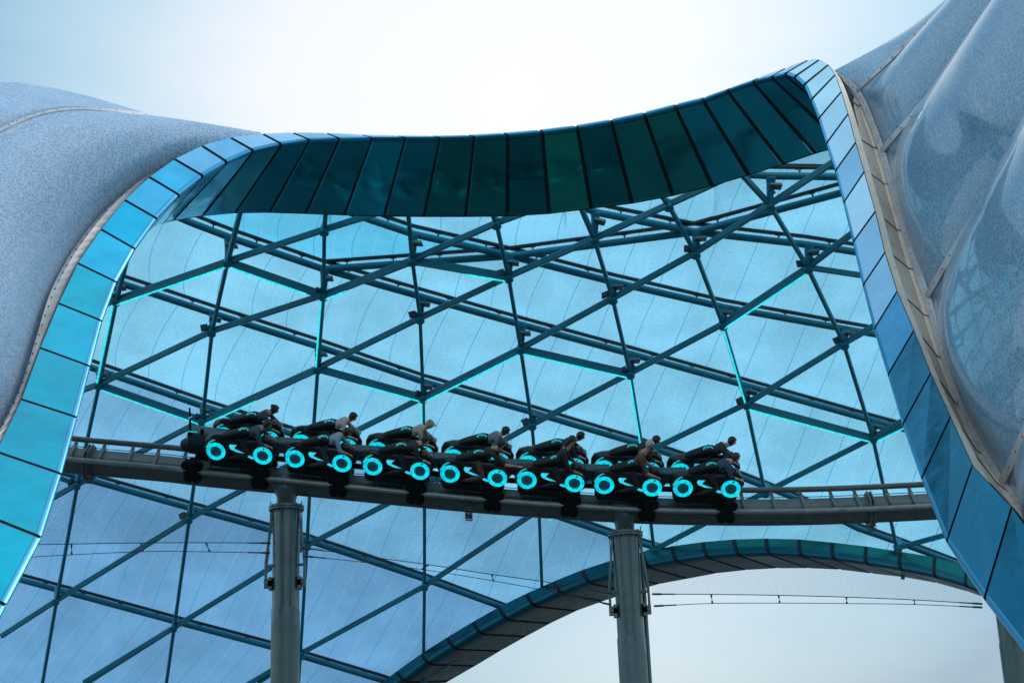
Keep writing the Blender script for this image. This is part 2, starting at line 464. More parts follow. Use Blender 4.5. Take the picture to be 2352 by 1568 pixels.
# ================================================================== REAR ARCH
RJ = [
 ((400, 1975), (430, 1990), (490, 1990)), ((520, 1860), (550, 1900), (610, 1920)), ((640, 1760), (670, 1800), (730, 1830)), ((760, 1665), (790, 1700), (860, 1730)),
 ((850, 1590), (874, 1615), (975, 1600)), ((910, 1541), (930, 1566), (1035, 1562)), ((968, 1500), (983, 1525), (1094, 1528)),
 ((1026, 1463), (1043, 1490), (1151, 1494)), ((1086, 1427), (1102, 1455), (1210, 1461)), ((1146, 1393), (1162, 1423), (1267, 1430.5)),
 ((1209, 1362), (1224, 1391), (1327, 1402)), ((1272, 1334), (1286, 1363), (1388, 1380)), ((1337, 1308), (1350, 1338), (1454, 1359)),
 ((1405, 1286), (1418, 1317), (1516, 1341)), ((1473, 1268), (1486.6, 1301), (1582, 1329)), ((1543, 1253.5), (1551, 1289), (1648.5, 1316.5)),
 ((1614, 1244), (1621, 1279), (1717, 1309)), ((1685, 1238), (1693, 1274), (1787, 1305)), ((1759.5, 1236), (1763, 1272), (1859, 1305)),
 ((1835, 1238), (1837, 1276), (1931, 1308)), ((1911, 1245), (1911, 1283), (2004, 1317)), ((1989, 1254), (1986, 1294), (2080, 1325.5)),
 ((2066.6, 1266), (2064.5, 1307), (2155.6, 1339)), ((2147, 1279), (2143, 1323), (2227, 1359)), ((2220, 1300), (2215, 1345), (2300, 1385)),
 ((2300, 1328), (2290, 1375), (2375, 1415)), ((2390, 1370), (2370, 1420), (2460, 1460)), ((2520, 1440), (2500, 1490), (2590, 1530)), ((2700, 1560), (2680, 1620), (2770, 1660)), ((2900, 1720), (2880, 1780), (2960, 1820)), ((3080, 1950), (3060, 1985), (3140, 1990))]
def DY(x, y):
    t = max(0., min(1.3, (y-400)/1100.))
    return 45+22*t
def rj(r):
    (a, b), (c, d), (e, f) = r; Y = DY(a, b)-.6
    return P(a, b, Y+.5), P(c, d, Y), P(e, f, Y+2.4)
rear = empty('rear_arch', P(760, 1700, 68).xy.to_3d(), 'dark teal panelled arch at the back, low on the right, with open sky beneath', 'arch')
clad_arch(rear, [rj(r) for r in RJ], lambda j: C_REAR[0 if j < 14 else (1 if j < 17 else 2)], lambda j: M['clad_under2'] if j in (17, 20, 21, 22, 23) else M['clad_under'],
          lambda j: C_REAR[0], .45, gap=.085, sof_name='underside_panel')

# ================================================================== LATTICE
NODE = {0: {1: (268, 688), 2: (228, 882), 3: (178, 1112), 4: (130, 1378), 5: (85, 1640)},
        1: {1: (523, 600), 2: (487, 760), 3: (465, 965), 4: (435, 1190), 5: (400, 1440), 6: (365, 1690)},
        2: {1: (745, 527), 2: (743, 677), 3: (730, 845), 4: (716, 1040), 5: (705, 1252), 6: (690, 1500), 7: (675, 1740)},
        3: {2: (947, 597), 3: (965, 730), 4: (972, 912), 5: (975, 1112), 6: (975, 1345), 7: (972, 1560)},
        4: {2: (1140, 512), 3: (1168, 635), 4: (1196, 800), 5: (1222, 975), 6: (1238, 1170), 7: (1246, 1380)},
        5: {3: (1365, 548), 4: (1407, 685), 5: (1447, 857), 6: (1477, 1042), 7: (1502, 1262)},
        6: {3: (1535, 470), 4: (1597, 580), 5: (1660, 744), 6: (1714, 927), 7: (1757, 1130)},
        7: {4: (1768, 470), 5: (1855, 614), 6: (1938, 789), 7: (2005, 1005), 8: (2060, 1258)}}
def nrm(y):
    t = max(0., min(1., (y-430)/950.)); a = R(22+36*t)
    return V((0, math.sin(a), math.cos(a)))
NW = {}
for i, d in NODE.items():
    for k, (x, y) in d.items(): NW[(i, k)] = P(x, y, DY(x, y))
lat = empty('canopy_lattice', P(700, 1500, 66).xy.to_3d(), 'teal steel lattice of bars and pipes under the pale blue film roof', 'steel lattice')
def bw(p):  # bar width
    return .19
def mk_bar(a, b, name, w=.15, h=.20):
    mb = MB(); d = (b-a).normalized(); a2 = a+d*.10; b2 = b-d*.10
    mb.bar(a2, b2, w, h, up=V((0, -.25, 1)))
    return mb.build(name, M['steel_teal'], lat)
# uprights
up_top = {0: (300, 560), 1: (556, 470), 2: (751, 440), 3: (936, 470), 4: (1118, 455), 5: (1325, 455), 6: (1490, 405), 7: (1690, 385)}
for i, d in NODE.items():
    ks = sorted(d)
    tx, ty = up_top[i]
    mk_bar(P(tx, ty, DY(tx, ty)), NW[(i, ks[0])], 'upright_bar')
    for a, b in zip(ks, ks[1:]): mk_bar(NW[(i, a)], NW[(i, b)], 'upright_bar', .13, .16)
def PX(x, y): return P(x, y, DY(x, y))
mk_bar(NW[(7, 8)], PX(2075, 1330), 'upright_bar')
# diagonals (rising to the right)
for k in range(1, 9):
    seq = [NW[(i, k)] for i in range(8) if (i, k) in NW]
    for a, b in zip(seq, seq[1:]): mk_bar(a, b, 'diagonal_bar', .155, .215)
stubs = [((1, 1), None)]
for a, b in (((175, 725), (0, 1)), ((150, 910), (0, 2)), ((90, 1160), (0, 3)), ((0, 1462), (0, 4)), ((-140, 1560), (0, 4)),
             ((190, 1568), (1, 5)), ((590, 1568), (2, 6)), ((1246, 1380), (4, 7))):
    if a == (-140, 1560): continue
    mk_bar(PX(*a), NW[b], 'diagonal_bar', .155, .215)
for a, b in (((2, 1), (930, 470)), ((4, 2), (1310, 450)), ((6, 3), (1720, 385)), ((7, 4), (1925, 365)), ((7, 5), (1985, 515)), ((7, 6), (2030, 735)),
             ((7, 7), (2110, 945)), ((7, 8), (2200, 1220))):
    mk_bar(NW[a], PX(*b), 'diagonal_bar', .155, .215)
mk_bar(PX(-60, 1498), PX(0, 1462), 'diagonal_bar', .155, .215); 
# falling bars (edges of the lit hexagons)
FB = [((0, 2), (1, 3)), ((1, 1), (2, 2)), ((3, 2), (4, 3)), ((2, 3), (3, 4)), ((4, 4), (5, 5)), ((6, 6), (7, 7))]
for a, b in FB: mk_bar(NW[a], NW[b], 'falling_bar', .17, .24)
mk_bar(NW[(7, 5)], PX(2030, 640), 'falling_bar'); mk_bar(PX(90, 1080), NW[(0, 3)], 'falling_bar')
mk_bar(NW[(3, 5)], PX(1090, 1150), 'falling_bar')
# carrier channels under lit bars
def strip(a, b, t0, t1, side=(0, -.03, -.21), chan=True):
    a, b = V(a), V(b); s = V(side)*.88
    if chan:
        c = MB(); c.bar(a.lerp(b, .03)+s*.7, a.lerp(b, .97)+s*.7, .13, .10, up=V((0, -.25, 1))); c.build('strip_channel', M['steel_teal'], lat)
    mb = MB()
    n = max(1, int((b-a).length*(t1-t0)/1.25))
    for k in range(n):
        u, v = t0+(t1-t0)*k/n, t0+(t1-t0)*(k+1)/n
        mb.bar(a.lerp(b, u+.004)+s*1.12, a.lerp(b, v-.004)+s*1.12, .058, .06, up=V((0, -.25, 1)))
    mb.build('light_strip', M['strip'], lat)
sL = (-.11, -.16, .0); 
strip(NW[(0, 1)], NW[(1, 1)], 0, .99); strip(NW[(1, 1)], NW[(2, 2)], .01, .82); strip(NW[(2, 2)], NW[(3, 2)], .02, .26)
strip(NW[(3, 2)], NW[(4, 3)], .55, .97); strip(NW[(0, 2)], NW[(1, 3)], .01, .98); strip(NW[(1, 3)], NW[(2, 3)], .01, .48)
strip(NW[(2, 3)], NW[(3, 4)], .42, .98); strip(NW[(3, 4)], NW[(4, 4)], .01, .98); strip(NW[(4, 4)], NW[(5, 5)], .01, .98)
strip(NW[(6, 5)], NW[(7, 5)], .01, .99); strip(NW[(6, 6)], NW[(7, 7)], .01, .99); strip(NW[(7, 7)], PX(2090, 964), .01, .95)
strip(NW[(3, 5)], PX(1090, 1150), .02, .3); strip(PX(1230, 1200), PX(1330, 1145), .3, .95, chan=False)
for a, b in (((0, 1), (0, 2)), ((2, 2), (2, 3)), ((3, 4), (3, 5)), ((5, 5), (5, 6)), ((6, 5), (6, 6))):
    strip(NW[a], NW[b], .03, .99, side=(-.06, -.15, -.03), chan=False)
# pipes, in picture order
R_TOP = [(100, 380), (360, 430), (540, 460), (700, 430), (960, 425), (1166, 425), (1330, 405), (1450, 390), (1600, 350), (1690, 330), (1880, 300), (2000, 330), (2300, 330)]
PXl = [(1640, 396), (1768, 404), (1910, 406), (2010, 408), (2300, 425)]
RID = [(743, 618), (1172, 588), (1597, 533), (1925, 445), (2040, 420), (2300, 427)]
PYl = [(1300, 462), (1370, 488), (1597, 533), (1855, 562), (1960, 578), (2075, 600), (2330, 650)]
PZl = [(760, 470), (830, 498), (950, 538), (1172, 588), (1410, 648), (1665, 706), (1945, 756), (2110, 785), (2400, 850)]
PAl = [(100, 385), (330, 465), (440, 512), (535, 548), (743, 618), (970, 682), (1203, 747), (1455, 814), (1725, 888), (2010, 967), (2170, 1010), (2460, 1095)]
PBl = [(0, 562), (150, 608), (285, 653), (490, 720), (735, 797), (975, 877), (1225, 947), (1328, 978), (1478, 1022), (1575, 1054), (1706, 1097), (1843, 1150), (1971, 1213), (2067, 1246), (2158, 1279), (2240, 1310), (2520, 1420)]
PCl = [(110, 808), (215, 846), (465, 932), (715, 1010), (975, 1090), (1240, 1172), (1406, 1228), (1525, 1262)]
PDl = [(20, 1050), (210, 1103), (435, 1166), (619, 1216), (700, 1238), (984, 1332), (1160, 1396)]
PEl = [(-140, 1278), (56, 1333), (400, 1426), (619, 1484), (880, 1562), (960, 1590)]
PFl = [(-300, 1480), (100, 1640), (400, 1740), (620, 1778)]
def pp(l, ofs=.75): return [P(x, y, DY(x, y)+ofs) for x, y in l]
PIPES = dict(PX=PXl, RID=RID, PY=PYl, PZ=PZl, PA=PAl, PB=PBl, PC=PCl, PD=PDl, PE=PEl, PF=PFl)
for nm, l in PIPES.items():
    w = pp(l)
    for a, b in zip(w, w[1:]):
        if (b-a).length < .3: continue
        mb = MB(); mb.tube([a, b], .125, 18); mb.build('pipe', M['steel_teal'], lat, smooth=True)
    # clamp rail on stubs above the pipe
    off = [nrm(y)*.42 for x, y in l]
    mb = MB(); q = [a+o for a, o in zip(w, off)]
    for a, b in zip(q, q[1:]): mb.bar(a, b, .17, .09)
    for a, b in zip(q, q[1:]): mb.bar(a+V((0, -.03, .08)), b+V((0, -.03, .08)), .07, .05)
    for i in range(len(w)-1):
        L = (w[i+1]-w[i]).length; n = max(1, int(L/1.5))
        for k in range(n):
            t = (k+.5)/n; a = w[i].lerp(w[i+1], t); b = q[i].lerp(q[i+1], t); mb.bar(a, b, .07, .05, up=V((1, 0, 0)))
            d = (w[i+1]-w[i]).normalized()*.1; mb.bar(b-d-(b-a)*.12, b+d-(b-a)*.12, .05, .1)
    mb.build('clamp_rail', M['rail_dark'], lat)
# posts: from node to nearest pipe
def near_on(l, x):
    for (x0, y0), (x1, y1) in zip(l, l[1:]):
        if x0 <= x <= x1: return y0+(y1-y0)*(x-x0)/(x1-x0)
    return None
POST = {}
for (i, k), p in NW.items():
    x, y = NODE[i][k]; best = None
    for nm, l in PIPES.items():
        yy = near_on(l, x+2)
        if yy is not None and -6 < y-yy < 85 and (best is None or y-yy < best[0]): best = (y-yy, yy)
    if best:
        top = P(x+3, best[1], DY(x, best[1])+.72)
        POST[(i, k)] = top
        mb = MB(); d = (top-p); n_ = d.normalized()
        mb.tube([p-n_*.02, p+d*.35, p+d*.8, top], [.10, .12, .15, .20], 14); mb.build('post', M['steel_post'], lat, smooth=True)
for (i, k), p in NW.items():
    mb = MB(); n_ = nrm(NODE[i][k][1]); 
    mb.tube([p-n_*.22, p-n_*.19, p-n_*.18, p+n_*.16], [.13, .17, .14, .13], 16); mb.build('hub', M['steel_teal'], lat, smooth=True)

# ---------------- ceiling cushions
def wpt(l): return [a+nrm(y)*.47 for a, (x, y) in zip(pp(l), l)]
def sub(l, x0, x1):
    out = []
    ys = lambda x: near_on(l, x)
    if l[0][0] < x0: out.append((x0, ys(x0)))
    else: x0 = l[0][0]-.001
    out += [p for p in l if p[0] > x0 and p[0] < x1]
    if l[-1][0] >= x1: out.append((x1, ys(x1)))
    else: out += [l[-1]] if l[-1] not in out else []
    return out
ARC = [r[0] for r in RJ]
ARCU = [(x, y+14) for x, y in ARC]
TOPC = [(x, y) for x, y in R_TOP]
CUSH = [
 ('U1', TOPC[:4]+[(759, 430), (760, 470)]+sub(PZl, 761, 1172), sub(PAl, 100, 743)+sub(RID, 744, 1172), 'ceil_cyan'),
 ('U2', sub(TOPC, 755, 1300)+[(1301, 462)]+sub(PYl, 1302, 1597), sub(PZl, 760, 1172)+sub(RID, 1173, 1597), 'ceil_cyan2'),
 ('U3', sub(TOPC, 1300, 1640)+[(1641, 396)]+sub(PXl, 1642, 2300), sub(PYl, 1300, 1597)+sub(RID, 1598, 2300), 'ceil'),
 ('U4', sub(TOPC, 1600, 2300), sub(PXl, 1640, 2300), 'ceil'),
 ('SY', sub(RID, 1597, 2300), sub(PYl, 1597, 2330), 'ceil'),
 ('SZ', sub(RID, 1172, 1597)+sub(PYl, 1598, 2330), sub(PZl, 1172, 2400), 'ceil'),
 ('SA', sub(RID, 743, 1172)+sub(PZl, 1173, 2400), sub(PAl, 743, 2460), 'ceil'),
 ('SB', PAl, PBl, 'ceil'),
 ('SC', PBl, PCl[:-1]+[(1525, 1268)]+sub(ARCU, 1540, 2500), 'ceil'),
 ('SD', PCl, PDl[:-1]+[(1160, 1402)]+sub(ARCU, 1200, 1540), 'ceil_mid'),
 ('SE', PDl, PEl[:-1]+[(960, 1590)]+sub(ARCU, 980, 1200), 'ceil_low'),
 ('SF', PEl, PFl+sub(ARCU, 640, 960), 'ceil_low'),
]
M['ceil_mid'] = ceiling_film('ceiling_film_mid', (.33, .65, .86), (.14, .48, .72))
M['ceil_cyan2'] = ceiling_film('ceiling_film_cyan_pale', (.40, .84, 1.0), (.2, .64, .9))
LO = {'U1': .55, 'U2': .4}
def seam_s(u, v, p):
    k = .74-.46*(p.x+10)/22
    zz = p.z-12
    return ((p.x - k*(zz+.045*zz*abs(zz)))/1.8, v)
for nm, top, bot, mt in CUSH:
    NU, NVV = 110, 14
    xa = max(top[0][0], bot[0][0]); xb = min(top[-1][0], bot[-1][0])
    A, B = [], []
    xs = sorted(set([round(xa+(xb-xa)*i/(NU-1), 2) for i in range(NU)] + [q[0] for q in top+bot if xa < q[0] < xb]))
    NU = len(xs)
    for x in xs:
        for l, o_ in ((top, A), (bot, B)):
            y = near_on(l, min(max(x, l[0][0]), l[-1][0])); o_.append(P(x, y, DY(x, y)+.75)+nrm(y)*.47)
    gg = []
    for i in range(NU):
        row = []
        for j in range(NVV):
            t = j/(NVV-1); p = A[i].lerp(B[i], t)
            h = min(.5, .16*(A[i]-B[i]).length)*4*t*(1-t)
            row.append(p - V((0, .55, .83))*h*.8)
        gg.append(row)
    mb = MB(); mb.grid(gg, seam_s); mb.build('film_cushion', M[mt], lat, smooth=True, angle=180)

# ---------------- floodlights on the nodes
ORD = ['leftmost', 'second', 'third', 'fourth', 'fifth', 'sixth', 'seventh', 'eighth']
RNK = {1: 'top', 2: 'second', 3: 'third', 4: 'fourth', 5: 'fifth', 6: 'sixth', 7: 'seventh'}
def flood_proto(kind):
    root = bpy.data.objects.new('floodlight', None); col.objects.link(root); root.empty_display_size = .2
    if kind == 'bar':
        mb = MB(); mb.box((0, 0, 0), .40, .30, .055); mb.box((0, 0, .045), .36, .26, .035)
        for k in range(7): mb.box((-.15+.05*k, 0, .075), .012, .24, .03)
        mb.build('housing', M['flood'], root, local=True)
        mb = MB(); mb.bar(V((-.06, .05, -.03)), V((-.06, .06, -.20)), .05, .03); mb.bar(V((-.12, .06, -.2)), V((.0, .06, -.2)), .05, .08); mb.build('yoke', M['floodd'], root, local=True)
    else:
        mb = MB(); mb.box((0, 0, 0), .26, .07, .24); mb.box((0, -.045, 0), .21, .02, .19); mb.build('housing', M['floodd'], root, local=True)
        mb = MB(); mb.bar(V((.0, .04, .0)), V((.16, .06, .02)), .04, .04); mb.box((.16, .06, 0), .05, .06, .16); mb.build('yoke', M['floodd'], root, local=True)
    return root
def copy_tree(o, parent=None):
    c = o.copy(); col.objects.link(c)
    if parent: c.parent = parent
    for ch in o.children: copy_tree(ch, c)
    return c
protoA = flood_proto('bar'); protoB = flood_proto('box'); used = {'A': False, 'B': False}
def vis_rank(i, k):
    ks = [q for q in sorted(NODE[i]) if 400 < NODE[i][q][1] < 1568]
    return ks.index(k) if k in ks else None
for (i, k), p in NW.items():
    x, y = NODE[i][k]
    if (i, k) not in POST or y > 1300 or y < 480 and x < 1500: continue
    if (i, k) in ((2, 4), (3, 5), (4, 6), (5, 7), (6, 7), (5, 6), (7, 8)): continue
    rk = vis_rank(i, k)
    nk = ['top', 'second', 'third', 'fourth', 'fifth', 'sixth', 'seventh'][rk]
    top = POST[(i, k)]
    if y < 1050:
        r = protoA if not used['A'] else copy_tree(protoA); used['A'] = True
        r.location = p.lerp(top, .55)+V((.14, -.18, 0)); r.rotation_euler = (R(random.uniform(-14, -2)), R(random.uniform(-4, 14)), R(random.uniform(-15, 15)))
        tag(r, 'ribbed grey floodlight on %s node down of the %s upright bar from left' % (nk, ORD[i]) if i else 'ribbed grey floodlight on %s node down of the leftmost upright bar' % nk, 'floodlight', 'ribbed floodlights on lattice posts')
    if (i + k) % 3 != 2 or y > 1050:
        r = protoB if not used['B'] else copy_tree(protoB); used['B'] = True
        r.location = p+V((-.26, -.12, .10)); r.rotation_euler = (R(random.uniform(-20, 5)), R(random.uniform(-25, 10)), R(random.uniform(-40, 10)))
        tag(r, 'small square dark floodlight at %s node down of the %s upright bar from left' % (nk, ORD[i]) if i else 'small square dark floodlight at %s node down of the leftmost upright bar' % nk, 'floodlight', 'square floodlights beside lattice nodes')
# loops of cable at the nodes (parts of the lattice)
for (i, k), p in NW.items():
    if NODE[i][k][1] > 1520 or (i*3+k) % 2: continue
    mb = MB(); c = p+V((.12, -.15, -.12 if (i+k) % 2 else .06)); pts = []
    for q in range(9):
        a = -1.2+q*.55; pts.append(c+V((.12*math.cos(a), .02*q/9, .13*math.sin(a))))
    mb.tube(pts, .012, 6); mb.build('cable_loop', M['rail_dark'], lat, smooth=True)

# ================================================================== LEFT CANOPY
lc = empty('film_canopy', P(-200, 1500, 30).xy.to_3d(), 'pale printed film canopy bulging on the left behind the cyan arch leg', 'canopy')
RIMPX = [(-640, 2040, 17.3), (-430, 1720, 20.5), (-240, 1440, 23.6), (-165, 1300, 25), (-85, 1155, 26.6), (-12, 1018, 28.2), (46, 905, 29.8), (84, 790, 31.6), (118, 680, 33.3), (158, 600, 34.9), (207, 530, 36.3), (262, 471, 37.4), (330, 415, 38.4), (400, 372, 39.1), (470, 338, 39.7), (530, 322, 40.2), (600, 312, 40.6)]
rim = [P(*r) for r in RIMPX]
# main cushion: rows run from the rim outwards to the left
def row_main(k, dx, dy, dY):
    return [P(x+dx[i]*k, y+dy[i]*k, Y+dY) for i, (x, y, Y) in enumerate(RIMPX)]
n_ = len(RIMPX)
rowsL = []
# target far-left / top line of the main cushion, same count
SEAM = [(-1500, 1700, 20), (-1000, 1400, 23), (-700, 1150, 25), (-620, 1000, 26), (-540, 850, 27), (-470, 720, 28), (-400, 610, 29), (-320, 510, 30), (-230, 430, 31), (-140, 372, 32), (-60, 330, 33), (0, 303, 34), (70, 272, 35.5), (150, 255, 37), (240, 256, 38.5), (345, 268, 40.0), (600, 306.5, 41.4)]
import itertools
for t, push in ((0, .7), (.04, .35), (.10, -.35), (.2, -1.15), (.45, -1.8), (.7, -1.4), (.88, -.6), (1., 0.)):
    row = []
    for i in range(n_):
        (x, y, Y), (sx, sy, sY) = RIMPX[i], SEAM[i]
        f = 1.0 if i < 8 else max(.03, 1-(i-7)*.125)
        px, py = x+(sx-x)*t, y+(sy-y)*t
        bow = math.sin(math.pi*t)*(-22)*(1 if 9 < i < 16 else .3)
        row.append(P(px, py+bow*(.7 if i > 10 else .2), Y+(sY-Y)*t+push*f))
    rowsL.append(row)
# continue past the seam, turning away behind the ridge
rowsL.append([P(sx-10, sy+14, sY+2.2) for sx, sy, sY in SEAM])
g_ = netsurf(rowsL, 60, 70)
mb = MB(); mb.grid(g_, lambda u, v, p: ((v*14+u*2.2), u)); mb.build('cushion', M['can_l'], lc, smooth=True, angle=180)
# upper cushion
UP = [[(-700, 1150, 25.3), (-400, 610, 29.3), (-140, 372, 32.3), (0, 301, 34.2), (70, 270, 35.7), (150, 253, 37.2), (240, 254, 38.7), (350, 269, 40.2)]]
S2 = [(-900, 800, 27), (-500, 350, 31), (-200, 215, 34), (0, 189, 37), (100, 199, 38.5), (190, 218, 39.7), (275, 243, 40.6), (350, 266.5, 41.2)]
rowsU = []
for t, push in ((0, 0), (.1, -.35), (.3, -.6), (.6, -.4), (.85, .1), (1, .9)):
    rowsU.append([P(a[0]+(b[0]-a[0])*t, a[1]+(b[1]-a[1])*t, a[2]+(b[2]-a[2])*t+push) for a, b in zip(UP[0], S2)])
rowsU.append([P(b[0]-8, b[1]+22, b[2]+4.5) for b in S2])
mb = MB(); mb.grid(netsurf(rowsU, 36, 60), lambda u, v, p: (v*9+u*1.5, u)); mb.build('cushion', M['can_l'], lc, smooth=True, angle=180)
def bolted_rail(pts, wpx, name, parent, n=80, bolt_step=.42, nrmv=V((0, -1, .25)), ofs=.0, mat='seamrail', r=.022):
    q = spline(pts, n); mb = MB(); nv = nrmv.normalized()
    vs = [p+nv*ofs for p in q]
    prof_ = [(-wpx/2, -.03), (wpx/2, -.03), (wpx/2, .03), (-wpx/2, .03)]
    rows = []
    for i, p in enumerate(vs):
        d = (vs[min(i+1, n-1)]-vs[max(i-1, 0)]).normalized(); sd = d.cross(nv).normalized(); uu = sd.cross(d).normalized()
        if uu.dot(nv) < 0: uu = -uu
        rows.append([p+sd*x+uu*y for x, y in prof_]+[p+sd*prof_[0][0]+uu*prof_[0][1]])
    mb.grid(rows); mb.cur = 1
    acc = 0
    for i in range(1, n):
        acc += (vs[i]-vs[i-1]).length
        if acc > bolt_step:
            acc = 0; mb.sphere(vs[i]+nv*.035, r, 8, 4)
    return mb.build(name, [M[mat], M['bolt']], parent)
bolted_rail([P(x, y, Y-.05) for x, y, Y in SEAM[6:-1]], .16, 'seam_rail', lc, 90, .5, ofs=.04)
# rim flashing between cushion and arch leg
fl = []
Aout = [JP[j][0] for j in range(2, 16)]
rr_ = spline([P(x-4, y-4, Y-.1) for x, y, Y in RIMPX[:14]], 60); aa = spline([p+V((0, .25, 0)) for p in Aout], 60)
mb = MB(); mb.grid([[rr_[i], rr_[i].lerp(aa[i], .35)+V((0, -.12, 0)), rr_[i].lerp(aa[i], .75), aa[i]+V((0, .3, 0))] for i in range(60)])
mb.cur = 1
for i in range(0, 60, 1):
    p = rr_[i].lerp(aa[i], .3); mb.sphere(p+V((0, -.13, 0)), .02, 6, 4)
mb.build('rim_flashing', [M['flash_l'], M['bolt']], lc)

# ================================================================== RIGHT CANOPY
rc = empty('film_canopy', P(2450, 1500, 27).xy.to_3d(), 'glossy printed film canopy of long cushions swelling on the right beyond arch', 'canopy')
RIMR = [(1905, 168, 40.8), (1925, 178, 40.6), (1950, 191, 40.3), (1973, 214, 39.9), (1998, 262, 39.3), (2031, 352, 38.2), (2065, 470, 36.8), (2100, 588, 35.4), (2135, 686, 34.2), (2178, 830, 32.5), (2225, 952, 30.8), (2270, 1050, 29.4), (2308, 1113, 28.4), (2360, 1180, 27.2), (2480, 1400, 24.6), (2620, 1600, 22.5), (2980, 1960, 17)]
SR = {  # seams, from the rim outwards
 0: [(1905, 168, 40.8), (2010, 112, 40.2), (2100, 58, 39.4), (2190, -8, 38.4), (2300, -100, 37), (2430, -220, 35.5)],
 1: [(1973, 214, 39.9), (2020, 172, 39.3), (2070, 125, 38.6), (2194, 2, 36.8), (2300, -100, 35.2), (2440, -240, 33.4)],
 2: [(2031, 352, 38.2), (2098, 275, 37), (2165, 195, 35.8), (2238, 108, 34.5), (2325, 0, 33), (2480, -190, 31)],
 3: [(2135, 686, 34.2), (2210, 559, 32.6), (2260, 480, 31.6), (2311, 402, 30.6), (2365, 310, 29.4), (2560, -20, 27)],
 4: [(2308, 1113, 28.4), (2330, 1070, 27.8), (2352, 1018, 27.2), (2400, 920, 26.2), (2470, 780, 25), (2680, 330, 22.5)],
 5: [(2620, 1600, 22.5), (2660, 1540, 22), (2700, 1470, 21.6), (2760, 1360, 21.2), (2830, 1200, 20.6), (2950, 800, 19.5)]}
for k_, l_ in SR.items():      # the shell carries on well beyond the frame
    for f_ in (1.3, 1.3):
        a_, b_ = l_[-2], l_[-1]
        l_.append(tuple(b_[q]+(b_[q]-a_[q])*f_*(1. if q < 2 else .8) for q in range(3)))
def rimseg(a, b, n):
    ia = min(range(len(RIMR)), key=lambda q: abs(RIMR[q][0]-a)); ib = min(range(len(RIMR)), key=lambda q: abs(RIMR[q][0]-b))
    return spline([P(*r) for r in RIMR[ia:ib+1]], n)
seams_w = {k: spline([P(*p) for p in v], 80) for k, v in SR.items()}
rim_x = {0: 1905, 1: 1973, 2: 2031, 3: 2135, 4: 2308, 5: 2620}
for k in range(5):
    NU, NV_ = 80, 26
    A, B = seams_w[k], seams_w[k+1]; rs = rimseg(rim_x[k], rim_x[k+1], NV_)
    grid_ = []
    for i in range(NU):
        row = []; u = i/(NU-1)
        ax = (A[min(i+1, NU-1)]-A[max(i-1, 0)]).normalized(); cross = (B[i]-A[i]); nn = ax.cross(cross).normalized()
        if nn.dot(EYE-A[i]) < 0: nn = -nn
        wd = cross.length
        for j in range(NV_):
            v = j/(NV_-1); p = A[i].lerp(B[i], v)
            rimoff = (rs[j]-A[0].lerp(B[0], v))*(1-u)**8
            env = (1-math.exp(-u*16))
            p = p+rimoff+nn*(min(1.15, .18*wd)*math.sin(math.pi*v)**.8*env*(1. if k else .35))
            row.append(p)
        grid_.append(row)
    mb = MB(); mb.grid(grid_, lambda u, v, p: (u*5+.3*math.sin(v*3), v)); mb.build('cushion', M['can_r'], rc, smooth=True, angle=180)
# top ridge goes over to the back
mb = MB(); mb.grid([[a, a+V((.4, 1.2, -.1)), a+V((1.2, 3.5, -1.2))] for a in seams_w[0]]); mb.build('cushion', M['can_r'], rc, smooth=True, angle=180)
for k in range(1, 5):
    bolted_rail(SR and [P(x, y, Y) for x, y, Y in SR[k]], .17 if k > 1 else .12, 'seam_rail', rc, 160, .42, nrmv=V((-.55, -.8, .1)), ofs=.16)
bolted_rail([P(x, y, Y) for x, y, Y in RIMR], .17, 'rim_rail', rc, 200, .22, nrmv=V((-.6, -.8, .0)), ofs=.12, r=.015)
# gutter between arch leg and rim
Ar = spline([JP[j][0] for j in range(37, 54)], 90)
Rr = spline([P(x, y, Y) for x, y, Y in RIMR[1:]], 90)
mb = MB(); mb.grid([[a+V((.0, .05, .0)), a.lerp(b, .22)+V((.02, -.03, 0))] for a, b in zip(Ar, Rr)]); mb.build('gutter_lip', M['flash'], rc)
rows = []
for i in range(90):
    a, b = Ar[i], Rr[i]
    rows.append([a.lerp(b, .20)+V((0, .10, 0)), a.lerp(b, .45)+V((.04, .22, 0)), a.lerp(b, .74)+V((.05, .34, 0)), a.lerp(b, .9)+V((.03, .15, 0)), b+V((-.02, .06, 0))])
mb = MB(); mb.grid(rows); mb.build('gutter_lining', M['flash'], rc, smooth=True, angle=25)
mb = MB()
for j in range(37, 52):
    a = JP[j][0]; i = int((j-37)/16*89); b = Rr[i]; a = Ar[i]
    r_ = rows[i]; mb.tube([q+V((0, -.02, 0)) for q in r_], .012, 5)
mb.tube([r_[3]+V((0, -.02, 0)) for r_ in rows], .02, 5)
mb.build('gutter_joint', M['bolt'], rc)

# ================================================================== TRACK
YT = 43.75; BANK = R(42)
LAT = V((0, math.cos(BANK), math.sin(BANK))); UPV = V((0, -math.sin(BANK), math.cos(BANK))); GAUGE = 1.25
NR = [(60, 1041), (157, 1054), (220, 1060), (378, 1074), (451, 1083), (628, 1100), (812, 1118), (923, 1129), (1094, 1145), (1217, 1154.5), (1405, 1166.5), (1544, 1172), (1749, 1174.5), (1930, 1171), (2131, 1162), (2260, 1153)]
near = spline([P(x, y, YT) for x, y in NR], 160)
trk = empty('coaster_track', P(1176, 1568, YT).xy.to_3d(), 'grey steel roller coaster track with banked rails crossing the opening', 'coaster track')
mb = MB(); mb.tube(near, .075, 14); mb.build('rail', M['railp'], trk, smooth=True)
mb = MB(); mb.tube([p+LAT*GAUGE for p in near], .085, 14); mb.build('rail', M['trackp'], trk, smooth=True)
spc = [p+LAT*(GAUGE/2)-UPV*.40 for p in near]
pr = []
